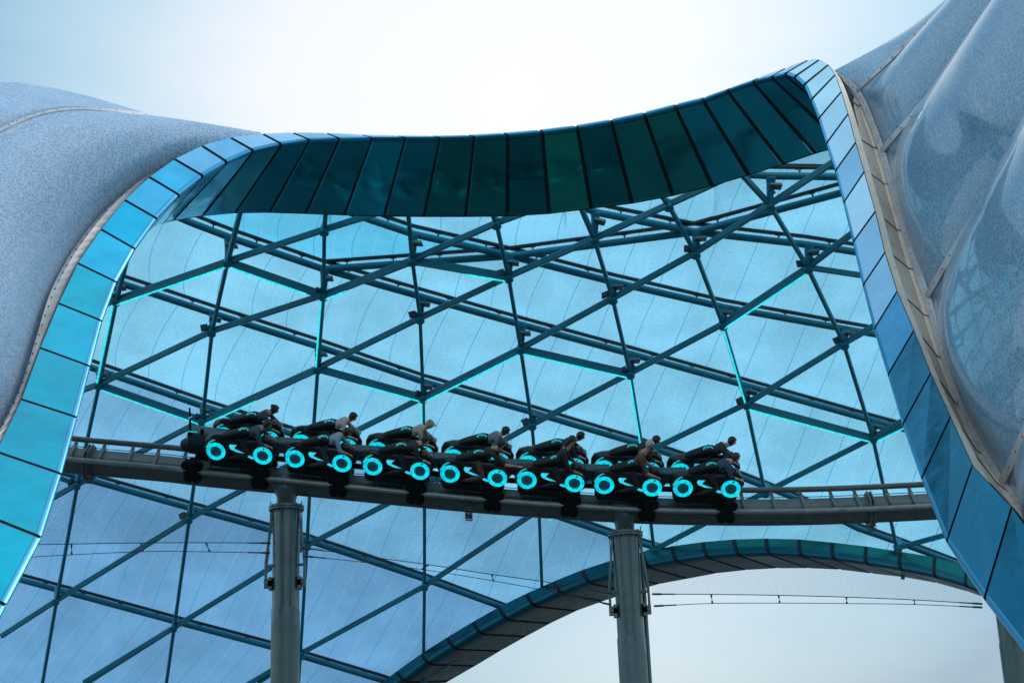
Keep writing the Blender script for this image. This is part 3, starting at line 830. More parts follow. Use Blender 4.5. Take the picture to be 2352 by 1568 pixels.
for c_, s_, in ((1, 1), (-1, 1), (-1, -1), (1, -1)):
    base = {(1, 1): 0, (-1, 1): 90, (-1, -1): 180, (1, -1): 270}[(c_, s_)]
    for q in range(5):
        a = R(base+q*22.5); pr.append((c_*.17+.21*math.cos(a), s_*.11+.21*math.sin(a)))
mb = MB(); mb.tube(spc, 1., prof=pr, up=UPV); mb.build('spine_beam', M['trackp'], trk, smooth=True, angle=40)
# ladder ties
L = 0; step = .835; nxt = .35
tang = lambda i: (near[min(i+1, 159)]-near[max(i-1, 0)]).normalized()
for i in range(1, 160):
    L += (near[i]-near[i-1]).length
    if L >= nxt:
        nxt += step; p = near[i]; t = tang(i); mb = MB()
        q = p+LAT*GAUGE
        mb.bar(p+LAT*.05-UPV*.03, q-LAT*.05-UPV*.03, .10, .035, up=UPV)
        for a, b in ((p, 1), (q, -1)):
            mid = p+LAT*(GAUGE/2+(-.24*b))-UPV*.30
            w = t*.018
            mb.hexa([a-w-UPV*.04, mid-w-UPV*.05, mid-w+UPV*.02+LAT*.0, a-w+UPV*.02+LAT*.3*b,
                     a+w-UPV*.04, mid+w-UPV*.05, mid+w+UPV*.02, a+w+UPV*.02+LAT*.3*b])
        mb.build('crosstie', M['trackp'], trk)
# splice flanges
for fx, nm in ((190, 0), (1073, 1), (2000, 0)):
    i = min(range(160), key=lambda k: abs(near[k].x-P(fx, 1100, YT).x)); c = spc[i]; t = tang(i)
    mb = MB()
    for s in (-.05, .05):
        mb.bar(c+t*(s-.02), c+t*(s+.02), .98, .98, up=UPV, ch=.25) if not nm else mb.bar(c-UPV*.42+t*(s-.02), c-UPV*.42+t*(s+.02), .5, .26, up=UPV)
    for a in range(-4, 5):
        mb.bar(c+LAT*(a*.11)-UPV*.46-t*.11, c+LAT*(a*.11)-UPV*.46+t*.11, .04, .04)
        mb.bar(c-LAT*.46+UPV*(a*.09)-t*.11, c-LAT*.46+UPV*(a*.09)+t*.11, .04, .04)
    mb.build('splice_flange', M['trackp'], trk)
mb = MB(); w = [p+LAT*(GAUGE-.1)-UPV*.2 for p in near]; mb.tube(w, .012, 6); mb.build('rail_cable', M['cable'], trk, smooth=True)

# ================================================================== COLUMNS
def spine_at(px):
    X = P(px, 1180, YT).x; i = min(range(160), key=lambda k: abs(near[k].x-X)); return spc[i]
COLY = YT+.42+.2
def column(px, flange_y, label, arms=(1, 1), rad=.395):
    c = spine_at(px); fl = P(px, flange_y, c.y); cx, cy = fl.x, c.y; zt = fl.z
    root = empty('support_column', (cx, cy, 0), label, 'column', 'round steel columns carrying the track')
    mb = MB(); mb.tube([V((cx, cy, 0)), V((cx, cy, zt-.08))], rad, 40); mb.build('shaft', M['column'], root, smooth=True)
    mb = MB(); mb.tube([V((cx, cy, 0)), V((cx, cy, zt-3.05)), V((cx, cy, zt-2.98))], [rad+.02, rad+.02, rad], 40)
    mb.build('lower_sleeve', M['column'], root, smooth=True)
    # arched access plate
    mb = MB(); rows = []
    for j in range(11):
        a = R(-150+j*12); h = (1-((j-5)/5.)**2)**.5*.45 if abs(j-5) < 5 else 0
        rows.append([V((cx+math.cos(a)*(rad+.045), cy+math.sin(a)*(rad+.045), z)) for z in (.3, zt-3.6+h)])
    mb.grid(rows); mb.build('cover_plate', M['columnplate'], root, smooth=True)
    mb = MB()
    for z0, z1, r_ in ((zt-.08, zt-.03, .52), (zt-.01, zt+.05, .52)):
        mb.tube([V((cx, cy, z0)), V((cx, cy, z1))], r_, 40)
    for k in range(18):
        a = 2*math.pi*k/18; mb.tube([V((cx+.46*math.cos(a), cy+.46*math.sin(a), zt-.13)), V((cx+.46*math.cos(a), cy+.46*math.sin(a), zt+.09))], .022, 6)
    mb.build('flange', M['columnplate'], root, smooth=True)
    # flared neck to the spine: a plate web flaring towards the beam
    mb = MB(); zc = c.z+.12; z0 = zt+.05; n = 10; loops = []
    for k in range(n+1):
        t = k/n; z = z0+(zc-z0)*t; hw = .28+.34*min(1, max(0, (t-.2)/.6))**2; hd = .26+.34*min(1, t/.5)
        loops.append([V((cx+math.cos(2*math.pi*q/20)*hw, cy+math.sin(2*math.pi*q/20)*hd, z)) for q in range(20)])
    vs = [p for l in loops for p in l]; mb.add(vs, [(i*20+j, i*20+(j+1) % 20, (i+1)*20+(j+1) % 20, (i+1)*20+j) for i in range(n) for j in range(20)])
    mb.build('neck', M['columnplate'], root, smooth=True)
    for s, on in ((-1, arms[0]), (1, arms[1])):
        if not on: continue
        mb = MB(); zb = zt-2.2; xo = cx+s*(rad+.17)
        mb.bar(V((cx+s*(rad-.02), cy-.1, zt+.02)), V((xo, cy-.15, zb+.6)), .07, .10, up=V((0, 1, 0)))
        mb.bar(V((xo, cy-.15, zb+.6)), V((xo, cy-.15, zb-.05)), .07, .10, up=V((0, 1, 0)))
        mb.bar(V((cx+s*(rad-.05), cy-.1, zb+.48)), V((xo, cy-.15, zb+.48)), .12, .07)
        mb.build('net_arm', M['columnplate'], root)
        mb = MB()
        for z in (zb, zb-.1): mb.box((cx+s*(rad+.03), cy-.1, z), .09, .34, .26)
        mb.box((xo-.02*s, cy-.15, zb-.05), .12, .16, .26); mb.tube([V((cx+s*(rad+.12), cy-.3, zb-.05)), V((cx+s*(rad+.12), cy+.15, zb-.05))], .035, 8)
        mb.build('arm_clamp', M['columnplate'], root)
        mb = MB(); mb.tube([V((cx+s*(rad+.06), cy-.05, zt+.2)), V((cx+s*(rad+.10), cy-.05, zb+.9)), V((xo-.03*s, cy-.12, zb+.5))], .014, 6)
        mb.build('net_edge_cable', M['cable'], root, smooth=True)
    return cx, cy, zt
c1 = column(658, 1166, 'left round steel column under the track, standing before the lattice')
c2 = column(1436, 1226, 'middle round steel column under the track, crossing the dark rear arch')
c3 = column(2296, 1236, 'right round steel column half hidden by the blue arch leg', arms=(0, 0))
# drain pipe behind the middle column
mb = MB(); mb.tube([V((c2[0]+.48, c2[1]+.25, 0)), V((c2[0]+.46, c2[1]+.25, c2[2]-.6))], .07, 12); mb.build('drain_pipe', M['column'], None, smooth=True)
dp = bpy.data.objects['drain_pipe']; tag(dp, 'thin grey drain pipe running down behind the middle column', 'pipe')

# ================================================================== NETS
def net(span_u, span_l, drops, label, x0, x1):
    YN = COLY-.1
    up = [P(x, y, YN) for x, y in span_u]; lo = [P(x, y, YN) for x, y in span_l]
    root = empty('safety_net', up[0], label, 'safety net', 'nets under the track')
    U = spline(up, 40); Lw = spline(lo, 40)
    mb = MB(); rows = []
    for i, p in enumerate(U):
        k = min(range(160), key=lambda q: abs(near[q].x-p.x)); top = spc[k]-UPV*.30-V((0, .12, 0)); top = V((p.x, YN+.02, top.z))
        rows.append([p.lerp(top, j/6) for j in range(7)])
    mb.grid(rows, lambda u, v, p: (p.x, p.z)); mb.build('net_mesh', M['net'], root)
    mb = MB(); mb.tube(U, .013, 6); mb.build('upper_cable', M['cable'], root, smooth=True)
    mb = MB(); mb.tube(Lw, .011, 6); mb.build('lower_cable', M['cable'], root, smooth=True)
    for dx in drops:
        X = P(dx, 1300, YN).x
        a = min(U, key=lambda p: abs(p.x-X)); b = min(Lw, key=lambda p: abs(p.x-X))
        mb = MB(); mb.tube([a, a+(b-a)*.35, a+(b-a)*.4, a+(b-a)*.7, b+(a-b)*.22, b], [.03, .022, .011, .011, .03, .028], 8); mb.build('cable_dropper', M['bolt'], root, smooth=True)
    for l in (U, Lw):
        for e, f in ((0, 3), (-1, -4)):
            mb = MB(); d = (l[f]-l[e]).normalized(); mb.tube([l[e], l[e]+d*.25, l[e]+d*.3, l[e]+d*.65], [.03, .03, .02, .02], 8); mb.build('turnbuckle', M['cable'], root, smooth=True)
net([(40, 1251), (94, 1249.8), (325, 1246), (480, 1245.5), (622, 1246.5)], [(20, 1283), (79, 1278), (325, 1266), (480, 1266.5), (620, 1269)], (165, 325, 478), 'fine dark safety net below the track left of the first column', 0, 0)
net([(694, 1257), (834, 1276), (977, 1295), (1121, 1317), (1263, 1337), (1405, 1362)], [(697, 1276), (833, 1290), (970, 1307), (1121, 1331), (1262, 1357), (1404, 1388)], (833, 977, 1123, 1268), 'fine dark safety net below the track between the two columns', 0, 0)
net([(1498, 1363.5), (1632, 1364), (1779, 1366), (1934, 1370), (2096, 1376.5), (2256, 1386)], [(1502, 1391), (1631, 1385), (1778, 1384), (1932, 1385), (2096, 1387), (2256, 1394)], (1632, 1779, 1934, 2096), 'fine dark safety net against open sky right of the middle column', 0, 0)

# ================================================================== TRAIN
RW = .76   # wheel centre height above the rail
def loft(mb, st, n=14, e=2.6, y0=0.):
    """st: (x, hmin, hmax, halfwidth) superellipse sections"""
    vs = []
    for x, a, b, w in st:
        for j in range(n):
            t = 2*math.pi*j/n; c, s = math.cos(t), math.sin(t)
            vs.append(V((x, y0+w*math.copysign(abs(c)**(2/e), c), (a+b)/2+(b-a)/2*math.copysign(abs(s)**(2/e), s))))
    k = len(st)
    fs = [(i*n+j, i*n+(j+1) % n, (i+1)*n+(j+1) % n, (i+1)*n+j) for i in range(k-1) for j in range(n)]
    fs += [tuple(range(n-1, -1, -1)), tuple(range((k-1)*n, k*n))]
    mb.add(vs, fs)
def plate(mb, pts, y, th):
    """flat polygon in the x-z plane at lateral y facing -y, thickness th"""
    n = len(pts); vs = [V((x, y, z)) for x, z in pts]+[V((x, y+th, z)) for x, z in pts]
    mb.add(vs, [tuple(range(n)), tuple(range(2*n-1, n-1, -1))]+[(i, n+i, n+(i+1) % n, (i+1) % n) for i in range(n)])
def build_bike(car, y0):
    B = lambda mb, n, m_, p, **k: mb.build(n, m_, p, local=True, **k)
    mb = MB()
    z = RW
    loft(mb, [(-1.08, z+.05, z+.22, .06), (-1.0, z-.14, z+.38, .14), (-.78, z-.24, z+.46, .19), (-.45, z-.36, z+.50, .21), (-.15, z-.42, z+.50, .21), (.2, z-.42, z+.46, .21), (.5, z-.38, z+.46, .21), (.78, z-.24, z+.48, .20), (.98, z-.08, z+.32, .14), (1.08, z+.02, z+.16, .06)], 18, y0=y0)
    # screen and handlebar cowl
    loft(mb, [(.50, z+.22, z+.40, .12), (.66, z+.28, z+.56, .17), (.84, z+.26, z+.56, .16), (1.0, z+.14, z+.38, .09)], 14, y0=y0)
    for s in (-1, 1):
        mb.tube([V((.70, y0+s*.06, z+.28)), V((.72, y0+s*.22, z+.22)), V((.74, y0+s*.32, z+.30))], [.025, .022, .024], 8)
    bike = B(mb, 'motorcycle', M['bike'], car, smooth=True, angle=50)
    for x in (-.69, .69):
        mb = MB(); mb.tube([V((x, y0-.20, z)), V((x, y0-.15, z)), V((x, y0+.15, z)), V((x, y0+.20, z))], [.24, .275, .275, .24], 36, up=V((1, 0, 0)))
        B(mb, 'wheel', M['bike2'], bike, smooth=True)
        for s in (-1, 1):
            mb = MB(); mb.disc_ring((x, y0+s*.202, z), (0, s, 0), (1, 0, 0), .285, .168, .02, 40); B(mb, 'ring_light', M['ring'], bike)
            mb = MB(); mb.disc_ring((x, y0+s*.195, z), (0, s, 0), (1, 0, 0), .160, .02, .02, 32)
            for q in range(3): mb.bar(V((x-.13, y0+s*.22, z-.07+.07*q)), V((x+.13, y0+s*.22, z-.07+.07*q)), .008, .01)
            B(mb, 'wheel_hub', M['hub'], bike)
    for s in (-1, 1):
        yy = y0+s*.212-(.012 if s > 0 else 0.0)
        mb = MB(); plate(mb, [(-.28, z+.27), (-.06, z+.27), (-.14, z+.19), (-.13, z+.14), (.16, z+.03), (-.02, z+.03), (-.25, z+.12), (-.30, z+.20)], yy, .012); B(mb, 'chevron_light', M['chev'], bike)
        mb = MB(); plate(mb, [(.14, z-.02), (.22, z+.0), (.42, z-.08), (.47, z-.14), (.34, z-.13)], yy+.005*s, .012); B(mb, 'nose_light', M['chev'], bike)
        mb = MB(); plate(mb, [(-1.0, z+.10), (-.95, z+.09), (-.80, z+.30), (-.70, z+.37), (-.78, z+.37), (-.9, z+.28)], y0+s*.19, .012); B(mb, 'tail_light', M['badge'], bike)
    # back pad that closes over the rider
    mb = MB(); st = []
    pts = [(-.70, .36, .10), (-.50, .46, .15), (-.28, .55, .18), (-.05, .64, .19), (.12, .69, .21), (.28, .68, .19), (.38, .62, .12)]
    rows = []
    for x, h, w in pts:
        rows.append([V((x, y0+w*math.cos(a), z+h+(.05 if math.sin(a) > 0 else .30)*math.sin(a))) for a in [2*math.pi*q/14 for q in range(15)]])
    mb.grid(rows)
    mb.tube([V((-.5, y0, z+.25)), V((-.2, y0, z+.42)), V((.0, y0, z+.55))], [.09, .08, .06], 10)
    B(mb, 'back_pad', M['bike2'], bike, smooth=True, angle=60)
    mb = MB(); ax = V((-.12, -.55, .83)).normalized(); ux = V((1, 0, .1)); ux = (ux-ax*ux.dot(ax)).normalized(); uy = ax.cross(ux)
    for rr2, dx in ((.055, -.05), (.055, .05)):
        c = V((.10+dx, y0-.06, z+.715)); mb.disc_ring(c, ax, ux, rr2, rr2*.55, .012, 20)
    c = V((.10, y0-.06, z+.705)); n = 28; vs = []
    for rad_, oo in (((.15, .08), 0), ((.125, .06), 0), ((.125, .06), .02), ((.15, .08), .02)):
        for q in range(n):
            a = 2*math.pi*q/n; vs.append(c+ux*math.cos(a)*rad_[0]+uy*math.sin(a)*rad_[1]+ax*oo)
    mb.add(vs, [(k*n+j, k*n+(j+1) % n, ((k+1) % 4)*n+(j+1) % n, ((k+1) % 4)*n+j) for k in range(4) for j in range(n)])
    B(mb, 'badge_light', M['badge'], bike)
    return bike
LY0, LY1 = .19, 1.16
def bogie(car, x, B):
    for y, s in ((0, -1), (GAUGE, 1)):
        mb = MB()
        mb.box((x, y+s*.10, .0), .34, .05, .46)
        mb.box((x, y+s*.10, .28), .26, .06, .2)
        mb.box((x, y-s*.1, .30), .22, .3, .08)
        mb.box((x, y, -.02), .2, .08, .5)
        for dx in (-.17, .17):
            mb.tube([V((x+dx, y-.06, .20)), V((x+dx, y+.06, .20))], .155, 20, up=V((1, 0, 0)))
            mb.tube([V((x+dx*.7, y-.06, -.22)), V((x+dx*.7, y+.06, -.22))], .14, 18, up=V((1, 0, 0)))
            mb.tube([V((x+dx, y+s*.14, -.02)), V((x+dx, y+s*.14, .02))], .08, 16)
            mb.tube([V((x+dx, y+s*.10, .20)), V((x+dx, y+s*.18, .20))], .03, 10, up=V((1, 0, 0)))
        B(mb, 'bogie', M['bike2'], car, smooth=True, angle=40)
def build_car():
    car = bpy.data.objects.new('coaster_car', None); col.objects.link(car)
    B = lambda mb, n, m_, p, **k: mb.build(n, m_, p, local=True, **k)
    mb = MB(); loft(mb, [(-.95, .32, .44, .50), (-.86, .24, .50, .66), (.70, .22, .50, .66), (.88, .28, .44, .5)], 16, 6, y0=GAUGE/2)
    for y in (LY0, LY1): loft(mb, [(-.8, .34, .58, .15), (.8, .34, .58, .15)], 12, 5, y0=y)
    B(mb, 'chassis', M['bike2'], car, smooth=True, angle=40)
    mb = MB(); loft(mb, [(-1.45, RW-.14, RW+.24, .2), (-.55, RW-.14, RW+.26, .2)], 12, 6, y0=GAUGE/2)
    B(mb, 'coupler', M['coupler'], car, smooth=True, angle=40)
    mb = MB(); mb.bar(V((-1.4, GAUGE/2, .36)), V((-.8, GAUGE/2, .36)), .12, .12); B(mb, 'draw_bar', M['bike2'], car)
    bogie(car, .60, B)
    build_bike(car, LY0); build_bike(car, LY1)
    return car
RINGS = [((487.5, 1033.8), (598.7, 1044)), ((671.6, 1051.5), (779.6, 1063)), ((850.9, 1068.8), (958, 1079.4)), ((1028.6, 1085.4), (1136, 1094.8)),
         ((1206, 1099), (1312.8, 1106)), ((1383.4, 1109), (1491, 1113.6)), ((1563.5, 1115.5), (1674, 1118.5))]
def near_at(X):
    k = min(range(1, 159), key=lambda q: abs(near[q].x-X)); 
    p, q = near[k-1], near[k+1]; t = (X-p.x)/(q.x-p.x); return p.lerp(q, t), (q-p).normalized()
def frame_at(px):
    # x where the wheel mid-point shows: allow for the lean of the frame
    X = P(px, 1090, YT-.5).x
    p, t = near_at(X); u = (UPV-t*UPV.dot(t)).normalized(); l = u.cross(t)
    mm = Matrix((t, l, u)).transposed().to_4x4(); mm.translation = p; return mm
car0 = build_car()
CARLAB = ['car with cyan ring lights directly ahead of the mast wagon', 'ring-lit car carrying the rider in a light grey-blue top', 'ring-lit car whose far rider wears a tan cap',
          'ring-lit car whose near rider stretches a bare arm forward', 'ring-lit car whose near rider sits upright in black', 'ring-lit car whose near rider has a pale head covering',
          'ring-lit front car of the train, rightmost of all']
FR = []
for i, (a, b) in enumerate(RINGS):
    c = car0 if i == 0 else copy_tree(car0)
    mm = frame_at((a[0]+b[0])/2); c.matrix_world = mm; FR.append(mm)
    tag(c, 'black '+CARLAB[i], 'coaster car', 'cars of the coaster train')
    for x in ([.60]):
        pass
# tail wagon
tw = bpy.data.objects.new('tail_wagon', None); col.objects.link(tw); tw.matrix_world = frame_at(455)
tag(tw, 'low black wagon with a thin mast at the left end of train', 'coaster wagon')
B = lambda mb, n, m_, p, **k: mb.build(n, m_, p, local=True, **k)
mb = MB(); loft(mb, [(-.55, .62, .98, .2), (-.50, .55, 1.08, .3), (.9, .55, 1.05, .3)], 14, 6, y0=GAUGE/2); mb.box((-.2, GAUGE/2, .5), .6, .5, .25)
B(mb, 'deck', M['coupler'], tw, smooth=True, angle=40)
mb = MB(); loft(mb, [(-.78, .48, .62, .1), (-.6, .42, .7, .3), (.1, .38, .62, .5), (.5, .4, .6, .3)], 12, 5, y0=GAUGE/2); B(mb, 'chassis', M['bike2'], tw, smooth=True, angle=40)
mb = MB(); mb.tube([V((-.42, .35, 1.0)), V((-.42, .35, 1.35)), V((-.42, .35, 1.9))], [.05, .035, .03], 10); mb.box((-.42, .35, 1.1), .12, .1, .1); B(mb, 'mast', M['bike2'], tw, smooth=True)
mb = MB(); mb.box((-.40, .30, 1.62), .14, .03, .03, Matrix.Rotation(R(-35), 3, 'Y')); mb.box((-.34, .30, 1.16), .28, .03, .03); B(mb, 'mast_light', M['badge'], tw)
mb = MB(); mb.tube([V((-.08, .4, 1.05)), V((-.08, .4, 1.14))], [.05, .06], 10); mb.sphere((-.08, .4, 1.18), .06); B(mb, 'camera_pod', M['bike2'], tw, smooth=True)
bogie(tw, -.28, B)

# ================================================================== RIDERS
def cloth(name, c): return paint('cloth_'+name, c, .8, 0, .35, 9, bump=.3, bscale=12)
CL = {k: cloth(k, c) for k, c in dict(black=(.012, .013, .015), charcoal=(.03, .035, .04), grey=(.16, .15, .16), greyblue=(.22, .34, .40), tan=(.36, .28, .22), pale=(.45, .38, .34), navy=(.02, .05, .10), teal=(.02, .07, .09), brown=(.10, .06, .04), denim=(.03, .05, .09)).items()}
HAIR = paint('hair_black', (.008, .007, .007), .5, 0, .4, 20); HAIRB = paint('hair_brown', (.05, .025, .015), .5, 0, .4, 20); CAPT = cloth('cap_tan', (.40, .30, .20)); HOOD = cloth('hood_pale', (.50, .46, .42))
SKINS = [M['skin'], paint('skin_light', (.52, .30, .22), .5, 0, .15, 5), paint('skin_deep', (.20, .10, .06), .5, 0, .15, 5)]
def make_person(pose, top, legs, skin, hair, hairmat, head_turn=0.):
    """rider in the car frame: x forward, y away, z up; origin under the saddle at rail height"""
    z = RW
    lean = {'prone': 0, 'up': 1, 'reach': .25}[pose]
    pel = V((.06, 0, z+.40)); wst = V((.20, 0, z+.50+.05*lean)); ch = V((.38-.12*lean, 0, z+.60+.16*lean)); sh = V((.52-.20*lean, 0, z+.67+.20*lean))
    nk = V((.61-.17*lean, 0, z+.72+.28*lean)); hd = V((.72-.22*lean, 0, z+.78+.32*lean)); ht = V((.76-.24*lean, 0, z+.88+.33*lean))
    vs, es, rad, reg = [], [], [], []
    def add(p, r, par, rg):
        vs.append(V(p)); rad.append(r); reg.append(rg)
        if par is not None: es.append((par, len(vs)-1))
        return len(vs)-1
    ip = add(pel, (.19, .17), None, 'l'); iw = add(wst, (.19, .15), ip, 't'); ic = add(ch, (.21, .16), iw, 't'); is_ = add(sh, (.18, .13), ic, 't')
    ink = add(nk, (.055, .055), is_, 's'); ih = add(hd, (.092, .105), ink, 's'); iht = add(ht, (.075, .085), ih, 's')
    for s in (-1, 1):
        so = add(sh+V((-.02, s*.19, -.02)), (.085, .085), is_, 't')
        if pose == 'reach' and s < 0:
            hpos = V((1.12, -.30, z+.46)); el = V((.80, -.26, z+.44))
        elif pose == 'up':
            el = V((.44, s*.30, z+.46)); hpos = V((.72, s*.24, z+.34))
        else:
            el = V((.58, s*.31, z+.42)); hpos = V((.80, s*.24, z+.32))
        ie = add(el, (.06, .06), so, 't' if top in ('black', 'charcoal', 'greyblue', 'navy') else 't')
        fo = el.lerp(hpos, .45); ifo = add(fo, (.048, .048), ie, 's' if (pose == 'reach' or top in ('pale', 'brown', 'tan')) else 't')
        iwr = add(hpos, (.026, .026), ifo, 's'); dirn = (hpos-el).normalized(); ipm = add(hpos+dirn*.06, (.034, .022), iwr, 's')
        sdv = dirn.cross(V((0, 0, 1))).normalized(); dn = sdv.cross(dirn)
        cu_ = .1 if pose == 'reach' and s < 0 else .75
        for fi, (o, ln) in enumerate(((-.028, .062), (-.010, .074), (.010, .07), (.028, .055))):
            b0 = hpos+dirn*.085+sdv*o*1.15; f1 = b0+dirn*ln*.5-dn*ln*.5*cu_; f2 = f1+dirn*ln*.5*(1-cu_)-dn*ln*.6*cu_
            k0 = add(b0, (.010, .010), ipm, 's'); k1 = add(f1, (.009, .009), k0, 's'); add(f2, (.008, .008), k1, 's')
        tb = hpos+dirn*.04-sdv*s*.035; k0 = add(tb, (.011, .011), ipm, 's'); add(tb+dirn*.045-sdv*s*.02, (.009, .009), k0, 's')
        hpj = add(pel+V((.03, s*.10, -.04)), (.12, .12), ip, 'l'); kn = add(V((.26, s*.235, z+.02)), (.08, .08), hpj, 'l')
        an = add(V((-.20, s*.245, z-.12)), (.055, .055), kn, 'l'); hl = add(V((-.30, s*.225, z-.15)), (.04, .04), an, 'f'); add(V((-.33, s*.225, z-.27)), (.035, .03), hl, 'f')
    me = bpy.data.meshes.new('body'); me.from_pydata([tuple(v) for v in vs], es, [])
    ob = bpy.data.objects.new('tmp', me); col.objects.link(ob)
    md = ob.modifiers.new('skin', 'SKIN'); md.branch_smoothing = .6
    sv = me.skin_vertices[0].data if me.skin_vertices else None
    if sv is None:
        bpy.context.view_layer.update(); 
        bm = bmesh.new(); bm.from_mesh(me); bm.verts.layers.skin.verify(); bm.to_mesh(me); bm.free(); sv = me.skin_vertices[0].data
    for q, r in enumerate(rad): sv[q].radius = r; sv[q].use_root = (q == 0)
    sd_ = ob.modifiers.new('sub', 'SUBSURF'); sd_.levels = 1; sd_.render_levels = 1
    dg = bpy.context.evaluated_depsgraph_get(); dg.update()
    nm = bpy.data.meshes.new_from_object(ob.evaluated_get(dg)); bpy.data.objects.remove(ob); bpy.data.meshes.remove(me)
    nm.name = 'person'; nm.materials.clear()
    for m_ in (skin, CL[top], CL[legs], M['bike2']): nm.materials.append(m_)
    segs = [(vs[a], vs[b], reg[b]) for a, b in es]
    for pl in nm.polygons:
        c = pl.center; best = 1e9; rg = 't'
        for a, b, r_ in segs:
            ab = b-a; t = max(0, min(1, (c-a).dot(ab)/max(1e-9, ab.length_squared))); d_ = (a+ab*t-c).length
            if d_ < best: best = d_; rg = r_
        pl.material_index = {'s': 0, 't': 1, 'l': 2, 'f': 3}[rg]; pl.use_smooth = True
    # face details joined to the same body mesh
    bm = bmesh.new(); bm.from_mesh(nm)
    rot = Matrix.Rotation(head_turn, 3, 'Z'); hc = hd.lerp(ht, .35)
    def blob(off, r, mi):
        mt = Matrix.Translation(hc+rot@V(off)); res = bmesh.ops.create_uvsphere(bm, u_segments=8, v_segments=6, radius=r, matrix=mt)
        fs = set(f for v in res['verts'] for f in v.link_faces)
        for f in fs: f.material_index = mi; f.smooth = True
    blob((.085, 0, .0), .018, 0); blob((.065, .03, .02), .011, 3); blob((.065, -.03, .02), .011, 3); blob((.0, .075, .0), .02, 0); blob((.0, -.075, .0), .02, 0)
    blob((.075, 0, -.04), .014, 3)
    bm.to_mesh(nm); bm.free()
    o = bpy.data.objects.new('person', nm); col.objects.link(o)
    # hair / hat
    mb = MB(); nlat, nlon = 10, 18; rows = []
    for a in range(nlat+1):
        th_ = math.pi*.68*a/nlat; row = []
        for b_ in range(nlon+1):
            ph = 2*math.pi*b_/nlon; rr3 = .122+.006*math.sin(ph*5+a)
            front = max(0, math.cos(ph)); thh = th_*(1-.48*front)
            row.append(hc+rot@V((math.sin(thh)*math.cos(ph)*rr3*1.05-.012, math.sin(thh)*math.sin(ph)*rr3*.92, math.cos(thh)*rr3*1.1+.012)))
        rows.append(row)
    mb.grid(rows)
    if hair == 'cap': mb.tube([hc+rot@V((.06, 0, .05)), hc+rot@V((.17, 0, .03))], [.07, .05], 12, prof=[(math.cos(2*math.pi*q/12), .18*math.sin(2*math.pi*q/12)) for q in range(12)])
    if hair == 'bun': mb.sphere(hc+V((-.08, 0, .11)), .05)
    if hair == 'long': mb.tube([hc+V((-.06, 0, 0)), hc+V((-.12, 0, -.1)), hc+V((-.2, 0, -.2))], [.07, .06, .02], 10)
    mb.build('cap' if hair == 'cap' else ('hood' if hair == 'hood' else 'hair'), hairmat, o, local=True, smooth=True, angle=70)
    return o
RID_ = [  # car, side, pose, top, legs, skin, hair, mat, label
 (0, 1, 'prone', 'charcoal', 'black', 0, 'bun', HAIR, 'far rider of the last car, crouched in dark clothes with black bun'),
 (0, 0, 'prone', 'teal', 'black', 0, 'hair', HAIR, 'near rider of the last car, crouched low in dark teal top'),
 (1, 1, 'prone', 'pale', 'black', 1, 'hair', HAIR, 'far rider of the second car, black hair, pale shirt'),
 (1, 0, 'prone', 'greyblue', 'charcoal', 0, 'hair', HAIR, 'near rider of the second car in a light grey-blue sweatshirt'),
 (2, 1, 'prone', 'tan', 'charcoal', 1, 'cap', CAPT, 'far rider of the third car wearing a tan cap and top'),
 (2, 0, 'prone', 'black', 'black', 1, 'hair', HAIR, 'near rider of the third car crouched in black'),
 (3, 1, 'prone', 'grey', 'black', 0, 'hair', HAIR, 'far rider of the fourth car in a grey shirt, black hair'),
 (3, 0, 'reach', 'black', 'brown', 0, 'hair', HAIR, 'near rider of the fourth car in black, bare arm stretched forward'),
 (4, 1, 'prone', 'black', 'black', 1, 'hair', HAIR, 'far rider of the fifth car, low behind the upright rider'),
 (4, 0, 'up', 'black', 'black', 0, 'long', HAIR, 'near rider of the fifth car, upright with dark hair facing outward'),
 (5, 1, 'prone', 'black', 'black', 0, 'hair', HAIR, 'far rider of the sixth car, dark haired and bent forward'),
 (5, 0, 'up', 'brown', 'black', 0, 'hood', HOOD, 'near rider of the sixth car, bare arm, pale head covering'),
 (6, 1, 'prone', 'black', 'black', 0, 'hair', HAIR, 'far rider of the front car in black, dark hair'),
 (6, 0, 'reach', 'navy', 'black', 1, 'hair', HAIRB, 'near rider of the front car in navy, brown hair'),
]
for ci, side, pose, top, legs, sk, hr, hm, lab in RID_:
    real_pose = 'prone' if (ci == 6 and side == 0) else pose
    o = make_person(real_pose, top, legs, SKINS[sk], hr, hm, head_turn=R(-60) if pose == 'up' else R(random.uniform(-35, 5)))
    o.matrix_world = FR[ci] @ Matrix.Translation(V((0, LY1 if side else LY0, 0))) @ Matrix.Translation(V((.1, 0, RW))) @ Matrix.Scale(1.12, 4) @ Matrix.Translation(V((-.1, 0, -RW)))
    tag(o, lab, 'person', 'riders on the coaster train')

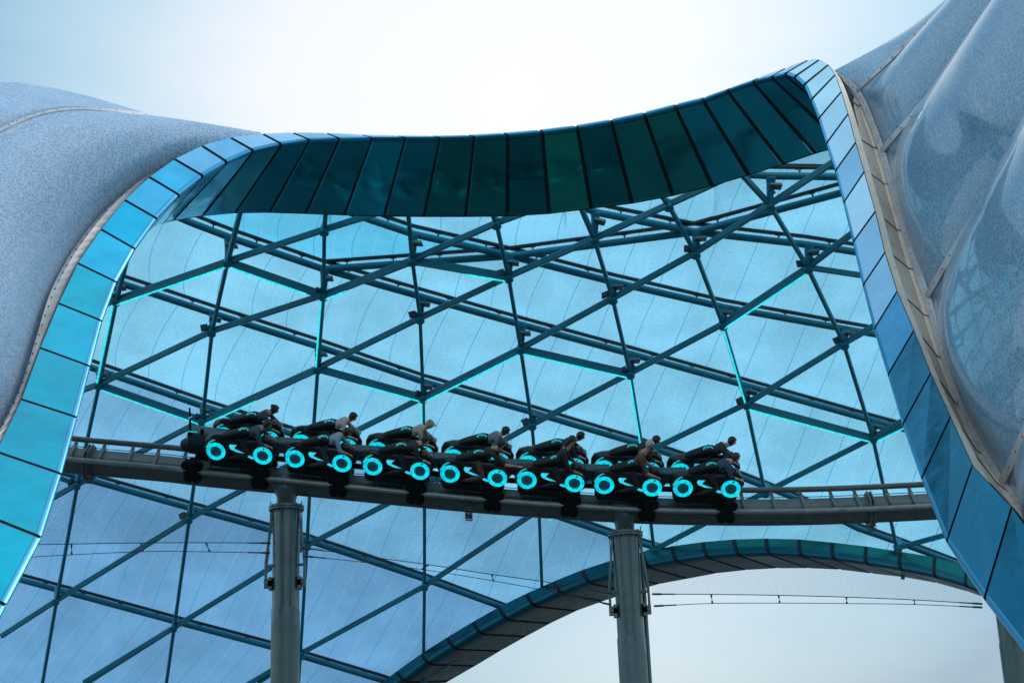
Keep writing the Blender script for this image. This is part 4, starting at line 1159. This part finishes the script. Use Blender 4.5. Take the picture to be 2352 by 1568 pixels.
# ================================================================== LIGHT
w = bpy.data.worlds.new('World'); scene.world = w; w.use_nodes = True; n = w.node_tree; n.nodes.clear()
out = n.nodes.new('ShaderNodeOutputWorld')
sky = node(n, 'TexSky', sky_type='NISHITA', sun_disc=False, sun_elevation=R(58), sun_rotation=R(40))
sky.air_density = 1.2; sky.dust_density = 2.
b1 = node(n, 'Background'); b1.inputs[1].default_value = .05; n.links.new(sky.outputs[0], b1.inputs[0])
tc = node(n, 'TexCoord'); gen = tc.outputs['Generated']
GD = (P(1150, 250, 40)-EYE).normalized()
vd = node(n, 'VectorMath', operation='DOT_PRODUCT'); n.links.new(gen, vd.inputs[0]); vd.inputs[1].default_value = tuple(GD)
ang = mathn(n, 'ARCCOSINE', mathn(n, 'MINIMUM', vd.outputs['Value'], .99999))
mp = node(n, 'Mapping'); mp.inputs['Scale'].default_value = (1, 1, 3.2); n.links.new(gen, mp.inputs[0])
nz = noise_t(n, mp.outputs[0], 3.2, 6, .55)
an2 = mathn(n, 'ADD', ang, mathn(n, 'MULTIPLY', mathn(n, 'SUBTRACT', nz, .5), .12))
GD2 = (P(1500, 1420, 40)-EYE).normalized()
vd2 = node(n, 'VectorMath', operation='DOT_PRODUCT'); n.links.new(gen, vd2.inputs[0]); vd2.inputs[1].default_value = tuple(GD2)
ang2 = mathn(n, 'ADD', mathn(n, 'ARCCOSINE', mathn(n, 'MINIMUM', vd2.outputs['Value'], .99999)), mathn(n, 'MULTIPLY', mathn(n, 'SUBTRACT', nz, .5), .12))
cc = ramp(n, mathn(n, 'MULTIPLY', an2, 1/math.pi), [(.0, (.86, .84, .80)), (.04, (.80, .80, .78)), (.075, (.42, .58, .64)), (.105, (.15, .37, .49)), (.15, (.09, .20, .36)), (.24, (.55, .80, .96)), (.42, (.66, .92, 1.1)), (1., (.34, .50, .64))])
cc = mixc(n, ramp(n, ang2, [(.03, 1.), (.20, 0.)]), cc, (.42, .52, .61))
b2 = node(n, 'Background'); b2.inputs[1].default_value = .96; n.links.new(cc, b2.inputs[0])
ad = node(n, 'AddShader'); n.links.new(b1.outputs[0], ad.inputs[0]); n.links.new(b2.outputs[0], ad.inputs[1]); n.links.new(ad.outputs[0], out.inputs[0])
sd = bpy.data.lights.new('sun', 'SUN'); so = bpy.data.objects.new('sun', sd); col.objects.link(so)
sd.energy = .7; sd.angle = R(14); sd.color = (1., .96, .92)
sdir = V((math.sin(R(40))*math.cos(R(58)), math.cos(R(40))*math.cos(R(58)), math.sin(R(58))))
so.rotation_euler = (-sdir).to_track_quat('-Z', 'Y').to_euler()

scene.view_settings.view_transform = 'Standard'; scene.view_settings.look = 'None'
scene.view_settings.exposure = 0.0; scene.view_settings.gamma = 1
scene.render.engine = 'CYCLES'
scene.cycles.max_bounces = 8; scene.cycles.transparent_max_bounces = 16
